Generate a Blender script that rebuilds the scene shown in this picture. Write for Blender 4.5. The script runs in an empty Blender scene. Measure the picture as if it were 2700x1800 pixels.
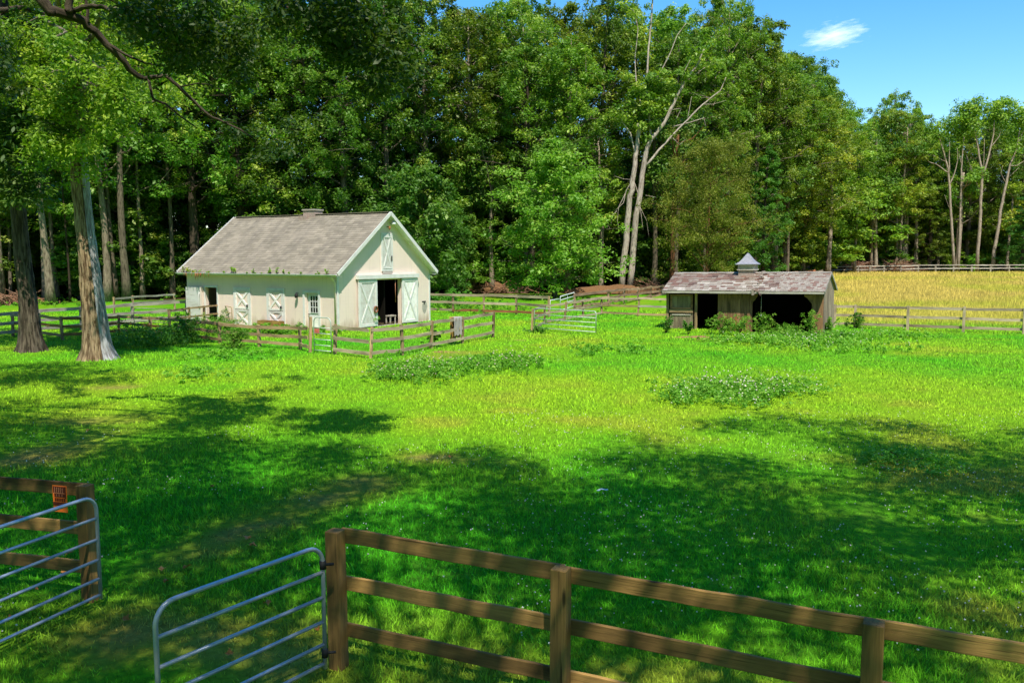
import bpy, math, random
import numpy as np
from mathutils import Vector
from math import radians, cos, sin, pi, sqrt, atan2

random.seed(11)
RG = np.random.default_rng(11)
S = bpy.context.scene
COL = S.collection

# ------------------------------------------------------------------ camera
F, PITCH, CAMH = 2200.0, radians(5.79), 4.0
cam = bpy.data.cameras.new('camera'); cam.sensor_width = 36; cam.lens = F / 2700 * 36
cam.clip_start = .1; cam.clip_end = 6000
co = bpy.data.objects.new('camera', cam); COL.objects.link(co)
co.location = (0, 0, CAMH); co.rotation_euler = (pi / 2 - PITCH, 0, 0)
S.camera = co
S.render.engine = 'CYCLES'
S.view_settings.view_transform = 'Standard'; S.view_settings.look = 'None'
S.view_settings.exposure = 0; S.view_settings.gamma = 1
c = S.cycles
c.max_bounces = 6; c.diffuse_bounces = 3; c.glossy_bounces = 2; c.transmission_bounces = 3; c.transparent_max_bounces = 6
c.caustics_reflective = False; c.caustics_refractive = False
c.use_denoising = True; c.denoiser = 'OPENIMAGEDENOISE'; c.denoising_input_passes = 'RGB_ALBEDO_NORMAL'; c.denoising_prefilter = 'ACCURATE'; c.use_light_tree = False

def ss(t): t = np.clip(t, 0, 1); return t * t * (3 - 2 * t)
def terrain(x, y):
    z = 1.43 * ss((np.asarray(y) - 55) / 83) * ss(np.asarray(x) / 45)
    z = z + .022 * np.sin(np.asarray(x) * .9 + 1.3 * np.sin(np.asarray(y) * .37)) * np.sin(np.asarray(y) * .71 + .5)
    return z
def ray(u, v):
    xc = (u - 1350) / F; yc = (900 - v) / F; cc, s_ = cos(PITCH), sin(PITCH)
    return np.array([xc, cc + yc * s_, -s_ + yc * cc])
def at(u, v, z=0.):
    d = ray(u, v); return d * ((z - CAMH) / d[2]) + np.array([0, 0, CAMH])
def dep(u, v, y):
    d = ray(u, v); return d * (y / d[1]) + np.array([0, 0, CAMH])
def ground(u, v):
    p = at(u, v, 0)
    for _ in range(12): p = at(u, v, float(terrain(p[0], p[1])))
    return p
def proj(P):
    P = np.atleast_2d(P); z = P[:, 2] - CAMH; cc, s_ = cos(PITCH), sin(PITCH)
    d = P[:, 1] * cc - z * s_; w = P[:, 1] * s_ + z * cc
    d = np.where(d < .05, .05, d)
    return 1350 + F * P[:, 0] / d, 900 - F * w / d, d

def hashn(i, j, k):
    h = (i * 374761393 + j * 668265263 + k * 1274126177) & 0xffffffff
    h = ((h ^ (h >> 13)) * 1274126177) & 0xffffffff
    return ((h ^ (h >> 16)) & 0xffff) / 65535.0
def vnoise(P):
    P = np.asarray(P, float); i = np.floor(P).astype(np.int64); f = P - i; f = f * f * (3 - 2 * f)
    r = 0
    for a in (0, 1):
        for b in (0, 1):
            for d in (0, 1):
                w = (f[:, 0] if a else 1 - f[:, 0]) * (f[:, 1] if b else 1 - f[:, 1]) * (f[:, 2] if d else 1 - f[:, 2])
                r = r + w * hashn(i[:, 0] + a, i[:, 1] + b, i[:, 2] + d)
    return r
def fbm(P, o=4):
    P = np.asarray(P, float); r = 0; a = .5; t = 0
    for k in range(o): r = r + a * vnoise(P + 17.3 * k); t += a; a *= .5; P = P * 2.03
    return r / t
def fb2(x, y, s, o=4, seed=0.):
    return fbm(np.stack([x * s + seed, y * s - seed, np.zeros_like(x) + seed], 1), o)

# ------------------------------------------------------------------ materials
class N:
    def __init__(s, name):
        s.m = bpy.data.materials.new(name); s.m.use_nodes = True; s.t = s.m.node_tree; s.t.nodes.clear()
        s.out = s.t.nodes.new('ShaderNodeOutputMaterial')
    def n(s, typ, ins=None, **kw):
        x = s.t.nodes.new('ShaderNode' + typ)
        for k, v in kw.items(): setattr(x, k, v)
        for k, v in (ins or {}).items(): s.set(x, k, v)
        return x
    def set(s, x, k, v):
        i = x.inputs[k]
        if hasattr(v, 'is_linked') or hasattr(v, 'links'): s.t.links.new(v, i)
        else: i.default_value = v
    def attr(s, nm): return s.n('Attribute', attribute_name=nm)
    def noise(s, vec, scale, detail=4, rough=.6):
        return s.n('TexNoise', {'Vector': vec, 'Scale': scale, 'Detail': detail, 'Roughness': rough}).outputs['Fac']
    def vmul(s, vec, v): return s.n('VectorMath', {0: vec, 1: v}, operation='MULTIPLY').outputs[0]
    def ramp(s, f, a, b):
        return s.n('MapRange', {'Value': f, 'From Min': a, 'From Max': b}).outputs[0]
    def mix(s, f, a, b, mode='MIX'):
        x = s.n('Mix', data_type='RGBA', blend_type=mode)
        for k, v in ((0, f), (6, a), (7, b)):
            if hasattr(v, 'links'): s.t.links.new(v, x.inputs[k])
            else: x.inputs[k].default_value = (v if k == 0 or len(v) == 4 else (*v, 1))
        return x.outputs[2]
    def math(s, op, a, b=0.): return s.n('Math', {0: a, 1: b}, operation=op).outputs[0]
    def bump(s, h, st, d=.02): return s.n('Bump', {'Height': h, 'Strength': st, 'Distance': d}).outputs[0]
    def done(s, sh): s.t.links.new(sh, s.out.inputs[0]); return s.m
    def prin(s, col, rough=.7, spec=.3, metal=0., normal=None):
        p = s.n('BsdfPrincipled', {'Roughness': rough, 'Specular IOR Level': spec, 'Metallic': metal})
        s.set(p, 'Base Color', col if hasattr(col, 'links') else (*col[:3], 1))
        if normal is not None: s.set(p, 'Normal', normal)
        return p.outputs[0]

def m_wood(name, a, b, dark, moss=None, bump=.5, gr=1.):
    k = N(name); lc = k.attr('lc').outputs['Vector']; rnd = k.attr('rnd').outputs['Fac']
    g = k.noise(k.vmul(lc, (1.1 * gr, 28 * gr, 28 * gr)), 2.2, 6, .65)
    g2 = k.noise(k.vmul(lc, (.6, 3, 3)), 1.5, 3)
    col = k.mix(k.ramp(g, .3, .7), a, b)
    col = k.mix(k.ramp(g2, .42, .75), col, dark)
    kn = k.n('TexVoronoi', {'Vector': k.vmul(lc, (1.3, 6, 6)), 'Scale': 1.}).outputs['Distance']
    col = k.mix(k.ramp(kn, .13, .05), col, dark)
    ck = k.noise(k.vmul(lc, (.8, 34 * gr, 34 * gr)), 1.6, 5, .55); col = k.mix(k.math('MULTIPLY', k.ramp(ck, .60, .68), .75), col, tuple(.5 * x for x in dark))
    br = k.math('ADD', k.math('MULTIPLY', rnd, .5), .75)
    col = k.mix(1., col, k.n('CombineColor', {0: br, 1: br, 2: br}).outputs[0], 'MULTIPLY')
    if moss: col = k.mix(k.math('MULTIPLY', k.ramp(k.noise(lc, 5., 5), .5, .75), .8), col, moss)
    return k.done(k.prin(col, .8, .2, normal=k.bump(g, bump, .01)))
def m_plain(name, a, b=None, scale=6., rough=.6, metal=0., spec=.3, bump=.15, attr='lc'):
    k = N(name); lc = k.attr(attr).outputs['Vector']
    n_ = k.noise(lc, scale, 5)
    col = k.mix(k.ramp(n_, .35, .7), a, b or tuple(x * .75 for x in a))
    return k.done(k.prin(col, rough, spec, metal, k.bump(n_, bump, .01)))
def m_leaf(name, a, b, c2, trans=.35, spec=.35, rough=.5):
    k = N(name); r = k.attr('rnd').outputs['Fac']; oi = k.n('ObjectInfo').outputs['Color']
    col = k.mix(k.ramp(r, 0., .6), a, b); col = k.mix(k.ramp(r, .62, 1.), col, c2)
    col = k.mix(1., col, oi, 'MULTIPLY')
    d = k.prin(col, rough, spec)
    tc = k.mix(1., col, (1.25, 1.35, .55), 'MULTIPLY')
    t = k.n('BsdfTranslucent', {'Color': tc}).outputs[0]
    return k.done(k.n('MixShader', {0: trans, 1: d, 2: t}).outputs[0])
def m_bark(name, a, b, dark, sc=1., bump=1., cav=False):
    k = N(name); lc = k.attr('lc').outputs['Vector']
    g = k.noise(k.vmul(lc, (.9, 5 * sc, 5 * sc)), 2.5, 6, .7); g2 = k.noise(lc, .7 * sc, 4)
    v = k.n('TexVoronoi', {'Vector': k.vmul(lc, (1.6, 9 * sc, 9 * sc)), 'Scale': 1.4}).outputs['Distance']
    col = k.mix(k.ramp(g, .3, .7), a, b); col = k.mix(k.ramp(g2, .45, .7), col, tuple(.6 * x for x in a))
    col = k.mix(k.math('MULTIPLY', k.ramp(v, .45, .85), .8), col, dark)
    if cav: col = k.mix(k.math('MULTIPLY', k.ramp(k.attr('rnd').outputs['Fac'], .22, .02), .85), col, dark)
    oi = k.n('ObjectInfo').outputs['Color']
    col = k.mix(1., col, oi, 'MULTIPLY')
    h = k.math('SUBTRACT', g, k.math('MULTIPLY', v, .6))
    return k.done(k.prin(col, .95, .1, normal=k.bump(h, bump, .04)))

M = {}
M['wood_brown'] = m_wood('brown_stained_wood', (.44, .26, .08), (.25, .145, .045), (.08, .05, .02), bump=.5)
M['wood_grey'] = m_wood('grey_weathered_wood', (.58, .47, .33), (.40, .31, .205), (.17, .125, .08))
M['wood_tan'] = m_wood('tan_weathered_wood', (.56, .39, .215), (.36, .24, .125), (.13, .085, .045))
M['wood_silver'] = m_wood('silver_weathered_wood', (.50, .46, .40), (.32, .28, .24), (.14, .11, .08))
M['wood_rose'] = m_wood('pinkish_weathered_wood', (.55, .36, .25), (.36, .22, .15), (.15, .09, .06))
M['wood_pale'] = m_wood('pale_painted_wood', (.62, .58, .50), (.48, .44, .38), (.30, .25, .2), bump=.2)
M['board'] = m_wood('old_barn_boards', (.42, .23, .12), (.25, .135, .07), (.09, .055, .028), gr=.8)
M['board_grey'] = m_wood('sun_greyed_boards', (.46, .36, .28), (.31, .235, .175), (.14, .10, .07), gr=.8)
M['panel'] = m_wood('faded_door_panel', (.34, .27, .19), (.24, .185, .125), (.12, .085, .055), gr=.7)
M['dark'] = m_plain('shade_black_interior', (.012, .010, .008), rough=.95, spec=.05)  # near-black colour stands in for the shade inside barn and shed
M['white'] = m_plain('white_paint', (.80, .80, .78), (.66, .65, .62), 2.5, .55, bump=.1)
M['white_door'] = m_wood('white_painted_boards', (.84, .83, .80), (.79, .78, .75), (.64, .59, .52), bump=.15, gr=.5)
M['steel'] = m_plain('galvanised_steel', (.50, .545, .63), (.36, .40, .48), 9., .40, .45, .5, .05)
M['white_steel'] = m_plain('pale_painted_steel', (.72, .76, .76), (.58, .62, .6), 8., .5, .1, .4, .05)
M['green_steel'] = m_plain('pale_green_grey_steel', (.55, .62, .54), (.42, .48, .42), 8., .5, .2, .4, .05)
M['black'] = m_plain('black_iron', (.02, .02, .02), rough=.6)
M['glass'] = m_plain('dark_window_glass', (.012, .014, .014), rough=.08, spec=.6, bump=0.)
M['orange'] = m_plain('orange_plastic', (.92, .20, .03), (.85, .16, .02), 20, .45, bump=.05)
M['ink'] = m_plain('dark_ink', (.14, .022, .012), rough=.6)
M['cream'] = m_plain('cream_lettering', (.75, .35, .2), rough=.6)
M['pink'] = m_plain('faded_pink_plastic', (.70, .20, .20), (.6, .16, .17), 30, .5)
M['brick'] = m_plain('pale_worn_brick', (.46, .37, .32), (.33, .24, .2), 9., .9)
M['stone'] = m_plain('pale_concrete', (.5, .46, .4), (.36, .32, .27), 4., .9)
M['cloth'] = m_plain('grey_fabric', (.40, .36, .35), (.30, .27, .26), 5., .95, bump=.4)
M['slate'] = m_plain('weathered_lead_roofing', (.34, .34, .38), (.24, .24, .27), 8., .6, .2)
M['dirt'] = m_plain('reddish_bare_soil', (.30, .15, .07), (.20, .10, .05), 7., .98, bump=1.)
M['mulch'] = m_plain('rust_coloured_debris', (.22, .115, .05), (.12, .065, .03), 9., .98, bump=1.)
M['rustwood'] = m_wood('orange_rotten_wood', (.42, .17, .07), (.28, .11, .05), (.12, .05, .03))
M['litter'] = m_plain('pale_blue_plastic', (.62, .74, .78), rough=.4)
M['straw'] = m_plain('trampled_straw', (.20, .14, .07), (.11, .075, .04), 12., .95, bump=.8)
M['bark_grey'] = m_bark('furrowed_grey_bark', (.27, .225, .165), (.17, .14, .105), (.05, .04, .03))
M['bark_oak'] = m_bark('deep_furrowed_bark', (.25, .21, .155), (.16, .13, .10), (.035, .028, .02), 1., 1., True)
M['bark_dark'] = m_bark('dark_bark', (.11, .085, .06), (.065, .05, .036), (.02, .016, .012))
M['bark_pale'] = m_bark('pale_bark', (.44, .37, .28), (.30, .245, .18), (.11, .085, .06), .7)
M['bark_rust'] = m_bark('rust_bark', (.30, .14, .07), (.20, .095, .05), (.07, .04, .025), .7)
M['peeled'] = m_bark('peeled_tan_trunk', (.46, .36, .22), (.30, .20, .10), (.07, .04, .02), 1.1, 1., True)
M['silverwood'] = m_bark('bare_silver_wood', (.50, .50, .51), (.36, .35, .35), (.12, .11, .1), 1.3, .7, True)
M['deadwood'] = m_bark('bleached_dead_wood', (.62, .54, .46), (.46, .39, .32), (.2, .15, .11), .8, .4)
M['leaf_forest'] = m_leaf('forest_leaves', (.050, .150, .022), (.135, .27, .036), (.34, .47, .11))
M['leaf_maple'] = m_leaf('bright_maple_leaves', (.080, .25, .028), (.15, .35, .045), (.27, .46, .09))
M['leaf_gold'] = m_leaf('yellowing_leaves', (.13, .155, .02), (.235, .235, .03), (.40, .34, .06), spec=.2)
M['leaf_oak'] = m_leaf('oak_leaves', (.055, .14, .016), (.12, .22, .025), (.24, .33, .05), spec=.3)
M['leaf_shade'] = m_leaf('pale_translucent_leaves', (.12, .22, .03), (.18, .28, .04), (.26, .36, .06), trans=.6)  # made paler and more translucent so extra light fills the lawn below
M['leaf_weed'] = m_leaf('weed_leaves', (.07, .20, .02), (.13, .28, .03), (.26, .38, .09), .3, .2)
M['leaf_tan'] = m_leaf('dry_curled_leaf', (.38, .16, .04), (.45, .2, .05), (.5, .26, .08), .1, .2)
def m_flower(name, col):
    k = N(name); return k.done(k.prin(k.mix(k.attr('rnd').outputs['Fac'], col, tuple(x * .8 for x in col)), .8, .1))
M['clover'] = m_flower('clover_white', (.88, .88, .78))
M['flower'] = m_flower('white_flower', (.74, .70, .56))
M['flower_pink'] = m_flower('dusty_pink_flower', (.72, .58, .48))

def m_stucco():
    k = N('cream_stucco'); lc = k.attr('lc').outputs['Vector']
    n1 = k.noise(lc, .55, 5); n2 = k.noise(lc, 5., 6)
    col = k.mix(k.ramp(n1, .35, .7), (.90, .735, .645), (.83, .67, .585))
    z = k.n('SeparateXYZ', {0: lc}).outputs[2]
    st = k.math('ADD', z, k.math('MULTIPLY', k.noise(k.vmul(lc, (2.5, 2.5, .5)), 1.5, 4), 1.1))
    col = k.mix(k.math('MULTIPLY', k.ramp(st, 1.15, .5), .75), col, (.36, .24, .14))
    sv = k.noise(k.vmul(lc, (6, 6, .35)), 1.2, 4)
    col = k.mix(k.math('MULTIPLY', k.ramp(sv, .55, .75), .28), col, (.42, .36, .29))
    bl = k.ramp(k.math('FRACT', k.math('MULTIPLY', z, 5.)), .06, 0.)
    col = k.mix(k.math('MULTIPLY', bl, .12), col, (.4, .33, .27))
    return k.done(k.prin(col, .9, .15, normal=k.bump(n2, .25, .01)))
M['stucco'] = m_stucco()
def m_shingle(name, stops, streak=True, rough=.9):
    k = N(name); r = k.attr('rnd').outputs['Fac']; lc = k.attr('lc').outputs['Vector']
    cr = k.n('ValToRGB', {0: r}); e = cr.color_ramp.elements
    while len(e) < len(stops): e.new(.5)
    for i, (p, cc) in enumerate(stops): e[i].position = p; e[i].color = (*cc, 1)
    n_ = k.noise(lc, 7., 5); n1 = k.noise(k.vmul(lc, (1., .12, .12)), 1.6, 4); n3 = k.noise(lc, .6, 4)
    col = k.mix(k.math('MULTIPLY', k.ramp(n_, .3, .75), .35), cr.outputs[0], (.1, .09, .08))
    if streak:
        col = k.mix(k.math('MULTIPLY', k.ramp(n1, .48, .7), .45), col, (.13, .115, .10))
        col = k.mix(k.math('MULTIPLY', k.ramp(n3, .5, .75), .35), col, (.42, .36, .28))
    return k.done(k.prin(col, rough, .2, normal=k.bump(n_, .4, .01)))
M['shingle'] = m_shingle('weathered_grey_shingles', [(0, (.225, .195, .145)), (.5, (.28, .245, .185)), (1, (.34, .295, .225))])
M['slates'] = m_shingle('mixed_slates', [(0, (.13, .08, .06)), (.22, (.25, .14, .10)), (.38, (.27, .21, .165)), (.7, (.36, .31, .25)), (1, (.54, .49, .42))], False, .55)

def m_turf(name, blades):
    k = N(name); col = k.attr('tint').outputs['Color']; pos = k.n('NewGeometry').outputs['Position']
    if blades:
        r = k.attr('rnd').outputs['Fac']; f = k.math('ADD', k.math('MULTIPLY', r, 1.35), .38)
        col = k.mix(1., col, k.n('CombineColor', {0: f, 1: f, 2: f}).outputs[0], 'MULTIPLY')
        nm = k.n('NewGeometry').outputs['Normal']
        up = k.n('VectorMath', {0: k.vmul(nm, (.65, .65, .65)), 1: (0, 0, .62)}, operation='ADD').outputs[0]
        up = k.n('VectorMath', {0: up}, operation='NORMALIZE').outputs[0]
        d = k.prin(col, .6, .15, normal=up)
        t = k.n('BsdfTranslucent', {'Color': k.mix(1., col, (1.2, 1.25, .6), 'MULTIPLY')}).outputs[0]
        return k.done(k.n('MixShader', {0: .2, 1: d, 2: t}).outputs[0])
    n_ = k.noise(pos, 9., 6, .75); n2 = k.noise(pos, 1.3, 4)
    col = k.mix(k.math('MULTIPLY', k.ramp(n_, .35, .75), .65), col, (.02, .035, .006))
    col = k.mix(k.math('MULTIPLY', k.ramp(n2, .5, .8), .3), col, (.16, .14, .04))
    return k.done(k.prin(col, .95, .05, normal=k.bump(n_, .8, .05)))
M['turf'] = m_turf('lawn_ground', False); M['blade'] = m_turf('grass_blades', True)

# ------------------------------------------------------------------ mesh building
class MB:
    def __init__(s): s.v = []; s.f = []; s.lc = []; s.r = []; s.sm = []
    def _off(s): return np.array([random.random() * 60, random.random() * 60, random.random() * 60])
    def add(s, verts, faces, lc=None, rnd=None, smooth=False):
        b = len(s.v); lc = verts if lc is None else lc
        s.v += [tuple(map(float, p)) for p in verts]; s.lc += [tuple(map(float, p)) for p in lc]
        r = random.random() if rnd is None else rnd
        for f in faces: s.f.append([b + i for i in f]); s.r.append(r); s.sm.append(smooth)
    def beam(s, p0, p1, w, h, up=(0, 0, 1), seg=1, wob=0., rnd=None, taper=1.):
        p0 = np.array(p0, float); p1 = np.array(p1, float); d = p1 - p0; L = np.linalg.norm(d); d = d / L
        up = np.array(up, float)
        if abs(d @ up) > .95: up = np.array([0, 1., 0])
        sd = np.cross(d, up); sd /= np.linalg.norm(sd); u2 = np.cross(sd, d)
        o = s._off(); V = []; LC = []
        ow = oh = 0.
        for i in range(seg + 1):
            t = i / seg; q = p0 + d * L * t; kk = 1 + (taper - 1) * t
            if wob and 0 < i < seg: ow = random.uniform(-wob, wob); oh = random.uniform(-wob, wob)
            else: ow = oh = 0
            for a, b in ((-1, -1), (1, -1), (1, 1), (-1, 1)):
                V.append(q + sd * (a * w / 2 * kk + ow) + u2 * (b * h / 2 * kk + oh)); LC.append(o + np.array([L * t, a * w / 2, b * h / 2]))
        Fc = [(3, 2, 1, 0), tuple(seg * 4 + i for i in (0, 1, 2, 3))]
        for i in range(seg):
            for j in range(4):
                a = i * 4 + j; b = i * 4 + (j + 1) % 4; Fc.append((a, b, b + 4, a + 4))
        s.add(V, Fc, LC, rnd); return s
    def box(s, x0, x1, y0, y1, z0, z1, rnd=None, ax=0):
        V = [(x, y, z) for z in (z0, z1) for x, y in ((x0, y0), (x1, y0), (x1, y1), (x0, y1))]
        o = s._off(); LC = [o + np.array([(p[ax] - V[0][ax]), p[(ax + 1) % 3], p[(ax + 2) % 3]]) for p in V]
        s.add(V, [(3, 2, 1, 0), (4, 5, 6, 7), (0, 1, 5, 4), (1, 2, 6, 5), (2, 3, 7, 6), (3, 0, 4, 7)], LC, rnd); return s
    def tube(s, pts, rad, n=8, smooth=True, caps=True, lcw=True):
        pts = np.array(pts, float); k = len(pts); rad = np.broadcast_to(np.array(rad, float), (k,))
        o = s._off(); V = []; LC = []; L = 0.
        T = np.gradient(pts, axis=0) if k > 2 else np.repeat((pts[1] - pts[0])[None], 2, 0)
        ref = np.array([0, 0, 1.]) if abs(T[0][2]) < .9 * np.linalg.norm(T[0]) else np.array([1., 0, 0])
        for i in range(k):
            t = T[i] / (np.linalg.norm(T[i]) + 1e-9)
            ref = ref - t * (ref @ t); ref /= (np.linalg.norm(ref) + 1e-9); b = np.cross(t, ref)
            if i: L += np.linalg.norm(pts[i] - pts[i - 1])
            for j in range(n):
                a = 2 * pi * j / n; V.append(pts[i] + rad[i] * (cos(a) * ref + sin(a) * b))
                LC.append(o + np.array([L, max(rad[i], .05) * cos(a), max(rad[i], .05) * sin(a)]))
        Fc = [(i * n + j, i * n + (j + 1) % n, (i + 1) * n + (j + 1) % n, (i + 1) * n + j) for i in range(k - 1) for j in range(n)]
        if caps: Fc += [tuple(range(n - 1, -1, -1)), tuple((k - 1) * n + j for j in range(n))]
        s.add(V, Fc, LC, None, smooth); return s
    def lathe(s, prof, c_, n=16, smooth=True):
        V = []; 
        for r, z in prof:
            for j in range(n): V.append((c_[0] + r * cos(2 * pi * (j + .5) / n), c_[1] + r * sin(2 * pi * (j + .5) / n), c_[2] + z))
        k = len(prof)
        Fc = [(i * n + j, i * n + (j + 1) % n, (i + 1) * n + (j + 1) % n, (i + 1) * n + j) for i in range(k - 1) for j in range(n)]
        Fc += [tuple(range(n - 1, -1, -1)), tuple((k - 1) * n + j for j in range(n))]
        s.add(V, Fc, None, None, smooth); return s
    def build(s, name, mat, parent=None, org=None, bevel=0.):
        me = bpy.data.meshes.new(name)
        V = np.array(s.v); 
        if org is not None: V = V - np.array(org)
        me.from_pydata(V.tolist(), [], s.f); me.materials.append(mat)
        a = me.attributes.new('lc', 'FLOAT_VECTOR', 'POINT'); a.data.foreach_set('vector', np.array(s.lc, np.float32).ravel())
        a = me.attributes.new('rnd', 'FLOAT', 'FACE'); a.data.foreach_set('value', np.array(s.r, np.float32))
        me.polygons.foreach_set('use_smooth', np.array(s.sm, bool))
        me.update()
        o = bpy.data.objects.new(name, me); COL.objects.link(o); o.parent = parent
        if bevel:
            b = o.modifiers.new('bevel', 'BEVEL'); b.width = bevel; b.segments = 1; b.limit_method = 'ANGLE'
        return o
def arrays(name, V, Fc, rnd, mat, parent=None, tint=None, loc=None):
    me = bpy.data.meshes.new(name); n = len(V); k = Fc.shape[1]; m_ = len(Fc)
    me.vertices.add(n); me.vertices.foreach_set('co', V.astype(np.float32).ravel())
    me.loops.add(m_ * k); me.loops.foreach_set('vertex_index', Fc.astype(np.int32).ravel())
    me.polygons.add(m_); me.polygons.foreach_set('loop_start', np.arange(0, m_ * k, k, dtype=np.int32))
    me.update(calc_edges=True)
    if rnd is not None:
        a = me.attributes.new('rnd', 'FLOAT', 'FACE'); a.data.foreach_set('value', rnd.astype(np.float32))
    if tint is not None:
        a = me.attributes.new('tint', 'FLOAT_COLOR', 'POINT'); a.data.foreach_set('color', np.concatenate([tint, np.ones((n, 1))], 1).astype(np.float32).ravel())
    me.materials.append(mat)
    o = bpy.data.objects.new(name, me); COL.objects.link(o); o.parent = parent
    if loc is not None: o.location = loc
    return o
def thing(name, label, cat, loc=(0, 0, 0), rz=0., group=None):
    o = bpy.data.objects.new(name, None); COL.objects.link(o); o.empty_display_size = .2
    o.location = tuple(map(float, loc)); o.rotation_euler = (0, 0, rz); o['label'] = label; o['category'] = cat
    if group: o['group'] = group
    return o
def tag(o, label=None, cat=None, group=None, kind=None):
    for k, v in (('label', label), ('category', cat), ('group', group), ('kind', kind)):
        if v: o[k] = v
    return o
def dup(root, loc, rz, label, group=None, scale=(1, 1, 1), tint=None):
    r = root.copy(); COL.objects.link(r); r.location = loc; r.rotation_euler = (0, 0, rz); r.scale = scale; r['label'] = label
    if group: r['group'] = group
    for ch in list(root.children):
        q = ch.copy(); COL.objects.link(q); q.parent = r
        if tint and ch.name.startswith('crown'): q.color = (*tint, 1)
    return r
def unit(v): return v / (np.linalg.norm(v, axis=-1, keepdims=True) + 1e-9)

# ---- leaves
def clump_leaves(C, R, per, size, flat=.55, up=.7, droop=.2, wr=.5, six=False, jit=.35):
    C = np.asarray(C, float); R = np.broadcast_to(np.asarray(R, float), (len(C),))
    idx = np.repeat(np.arange(len(C)), per); n = len(idx)
    d = unit(RG.normal(size=(n, 3))); rr = R[idx] * RG.random(n) ** .5
    P = C[idx] + d * rr[:, None] * np.array([1, 1, flat])
    P[:, 2] -= droop * R[idx] * ((d[:, 0] ** 2 + d[:, 1] ** 2) * (rr / R[idx]) ** 2)
    nr = unit(np.array([0, 0, up]) + d * .45 + RG.normal(size=(n, 3)) * .45)
    L = size * (1 + jit * RG.normal(size=n)).clip(.4, 1.9)
    ax = unit(np.cross(nr, RG.normal(size=(n, 3)))); sd = np.cross(nr, ax)
    cr = RG.random(len(C))
    rnd = (.55 * cr[idx] + .45 * RG.random(n))
    if six:
        w = L * wr
        o = [-.5 * ax, -.15 * ax + sd * .5 * 0, .5 * ax]
        V = np.stack([P - ax * (L * .5)[:, None], P - ax * (L * .12)[:, None] + sd * (w * .5)[:, None], P + ax * (L * .22)[:, None] + sd * (w * .36)[:, None],
                      P + ax * (L * .5)[:, None] - nr * (L * .1)[:, None], P + ax * (L * .22)[:, None] - sd * (w * .36)[:, None], P - ax * (L * .12)[:, None] - sd * (w * .5)[:, None]], 1)
        k = 6
    else:
        w = L * wr
        V = np.stack([P - ax * (L * .5)[:, None], P + sd * (w * .5)[:, None] + nr * (L * .06)[:, None], P + ax * (L * .5)[:, None], P - sd * (w * .5)[:, None] + nr * (L * .06)[:, None]], 1)
        k = 4
    return V.reshape(-1, 3), np.arange(n * k).reshape(n, k), rnd

def tree_shape(seed, H, base, R, r0, nl=30, rise=.35, prof=None, sub=3, cl=.24, wander=.35, dead=0):
    rs = np.random.default_rng(seed); t_ = MB()
    ks = 8; pts = []; ph = rs.random(2) * 6
    for i in range(ks + 1):
        t = i / ks; pts.append((wander * t * sin(2.2 * t + ph[0]) * H * .05, wander * t * sin(2.7 * t + ph[1]) * H * .05, H * .97 * t))
    pts = np.array(pts); pts[:, :2] -= pts[0, :2]
    rad = [r0 * (1.25 if i == 0 else 1) * (1 - .88 * (i / ks) ** 1.1) for i in range(ks + 1)]
    t_.tube(pts, rad, 9)
    def tp(h):
        f = np.clip(h / (H * .97) * ks, 0, ks - .001); i = int(f); return pts[i] * (1 - f + i) + pts[i + 1] * (f - i)
    prof = prof or (lambda t: max(.18, sin(pi * (.16 + .80 * t)) ** .75))
    C = []; RR = []
    az = rs.random() * 6
    for i in range(nl):
        t = (i + rs.random() * .8) / nl; h = base + (H * .97 - base) * t; az += 2.4 + rs.normal() * .3
        ln = R * prof(t) * rs.uniform(.55, 1.25); p0 = tp(h * .97); rz_ = rise * rs.uniform(.4, 1.5) + .5 * t * rise
        d = np.array([cos(az), sin(az), 0]); p1 = p0 + d * ln * .5 + np.array([0, 0, ln * .5 * rz_ * 1.3]); p2 = p0 + d * ln + np.array([0, 0, ln * rz_ * .8])
        rb = r0 * .33 * (1 - .75 * t)
        t_.tube([p0, p1, p2], [rb, rb * .6, rb * .18], 5, caps=False)
        for q in range(sub):
            f = rs.uniform(.42, 1.); pm = p0 * (1 - f) ** 2 + 2 * p1 * f * (1 - f) + p2 * f * f
            s_ = (rs.normal(size=3) * np.array([1, 1, .8])) * ln * .28
            cpt = pm + s_; C.append(cpt); RR.append(R * cl * rs.uniform(.7, 1.25) * (.65 + .35 * prof(t)))
            if q % 2 == 0: t_.tube([pm, (pm + cpt) / 2 + np.array([0, 0, .1]), cpt], [rb * .35, rb * .22, rb * .06], 4, caps=False)
        C.append(p2); RR.append(R * cl * rs.uniform(.8, 1.2) * (.65 + .35 * prof(t)))
    C.append(pts[-1]); RR.append(R * cl)
    return t_, np.array(C), np.array(RR)

# ------------------------------------------------------------------ light
AZ = np.array([.253, -.967]); EL = radians(60.5)
sd = Vector((AZ[0] * cos(EL), AZ[1] * cos(EL), sin(EL)))
sun = bpy.data.lights.new('sun', 'SUN'); sun.energy = 6.4; sun.angle = radians(.5); sun.color = (1, .94, .82)
so = bpy.data.objects.new('sun', sun); COL.objects.link(so); so.rotation_euler = sd.to_track_quat('Z', 'Y').to_euler()
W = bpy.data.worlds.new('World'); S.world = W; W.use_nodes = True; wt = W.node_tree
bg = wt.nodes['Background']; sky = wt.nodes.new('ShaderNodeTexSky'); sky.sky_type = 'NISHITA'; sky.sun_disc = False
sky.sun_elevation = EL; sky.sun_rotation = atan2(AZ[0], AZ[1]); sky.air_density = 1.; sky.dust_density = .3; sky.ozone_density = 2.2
hs = wt.nodes.new('ShaderNodeHueSaturation'); hs.inputs['Saturation'].default_value = 1.4; hs.inputs['Value'].default_value = 1.65
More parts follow.
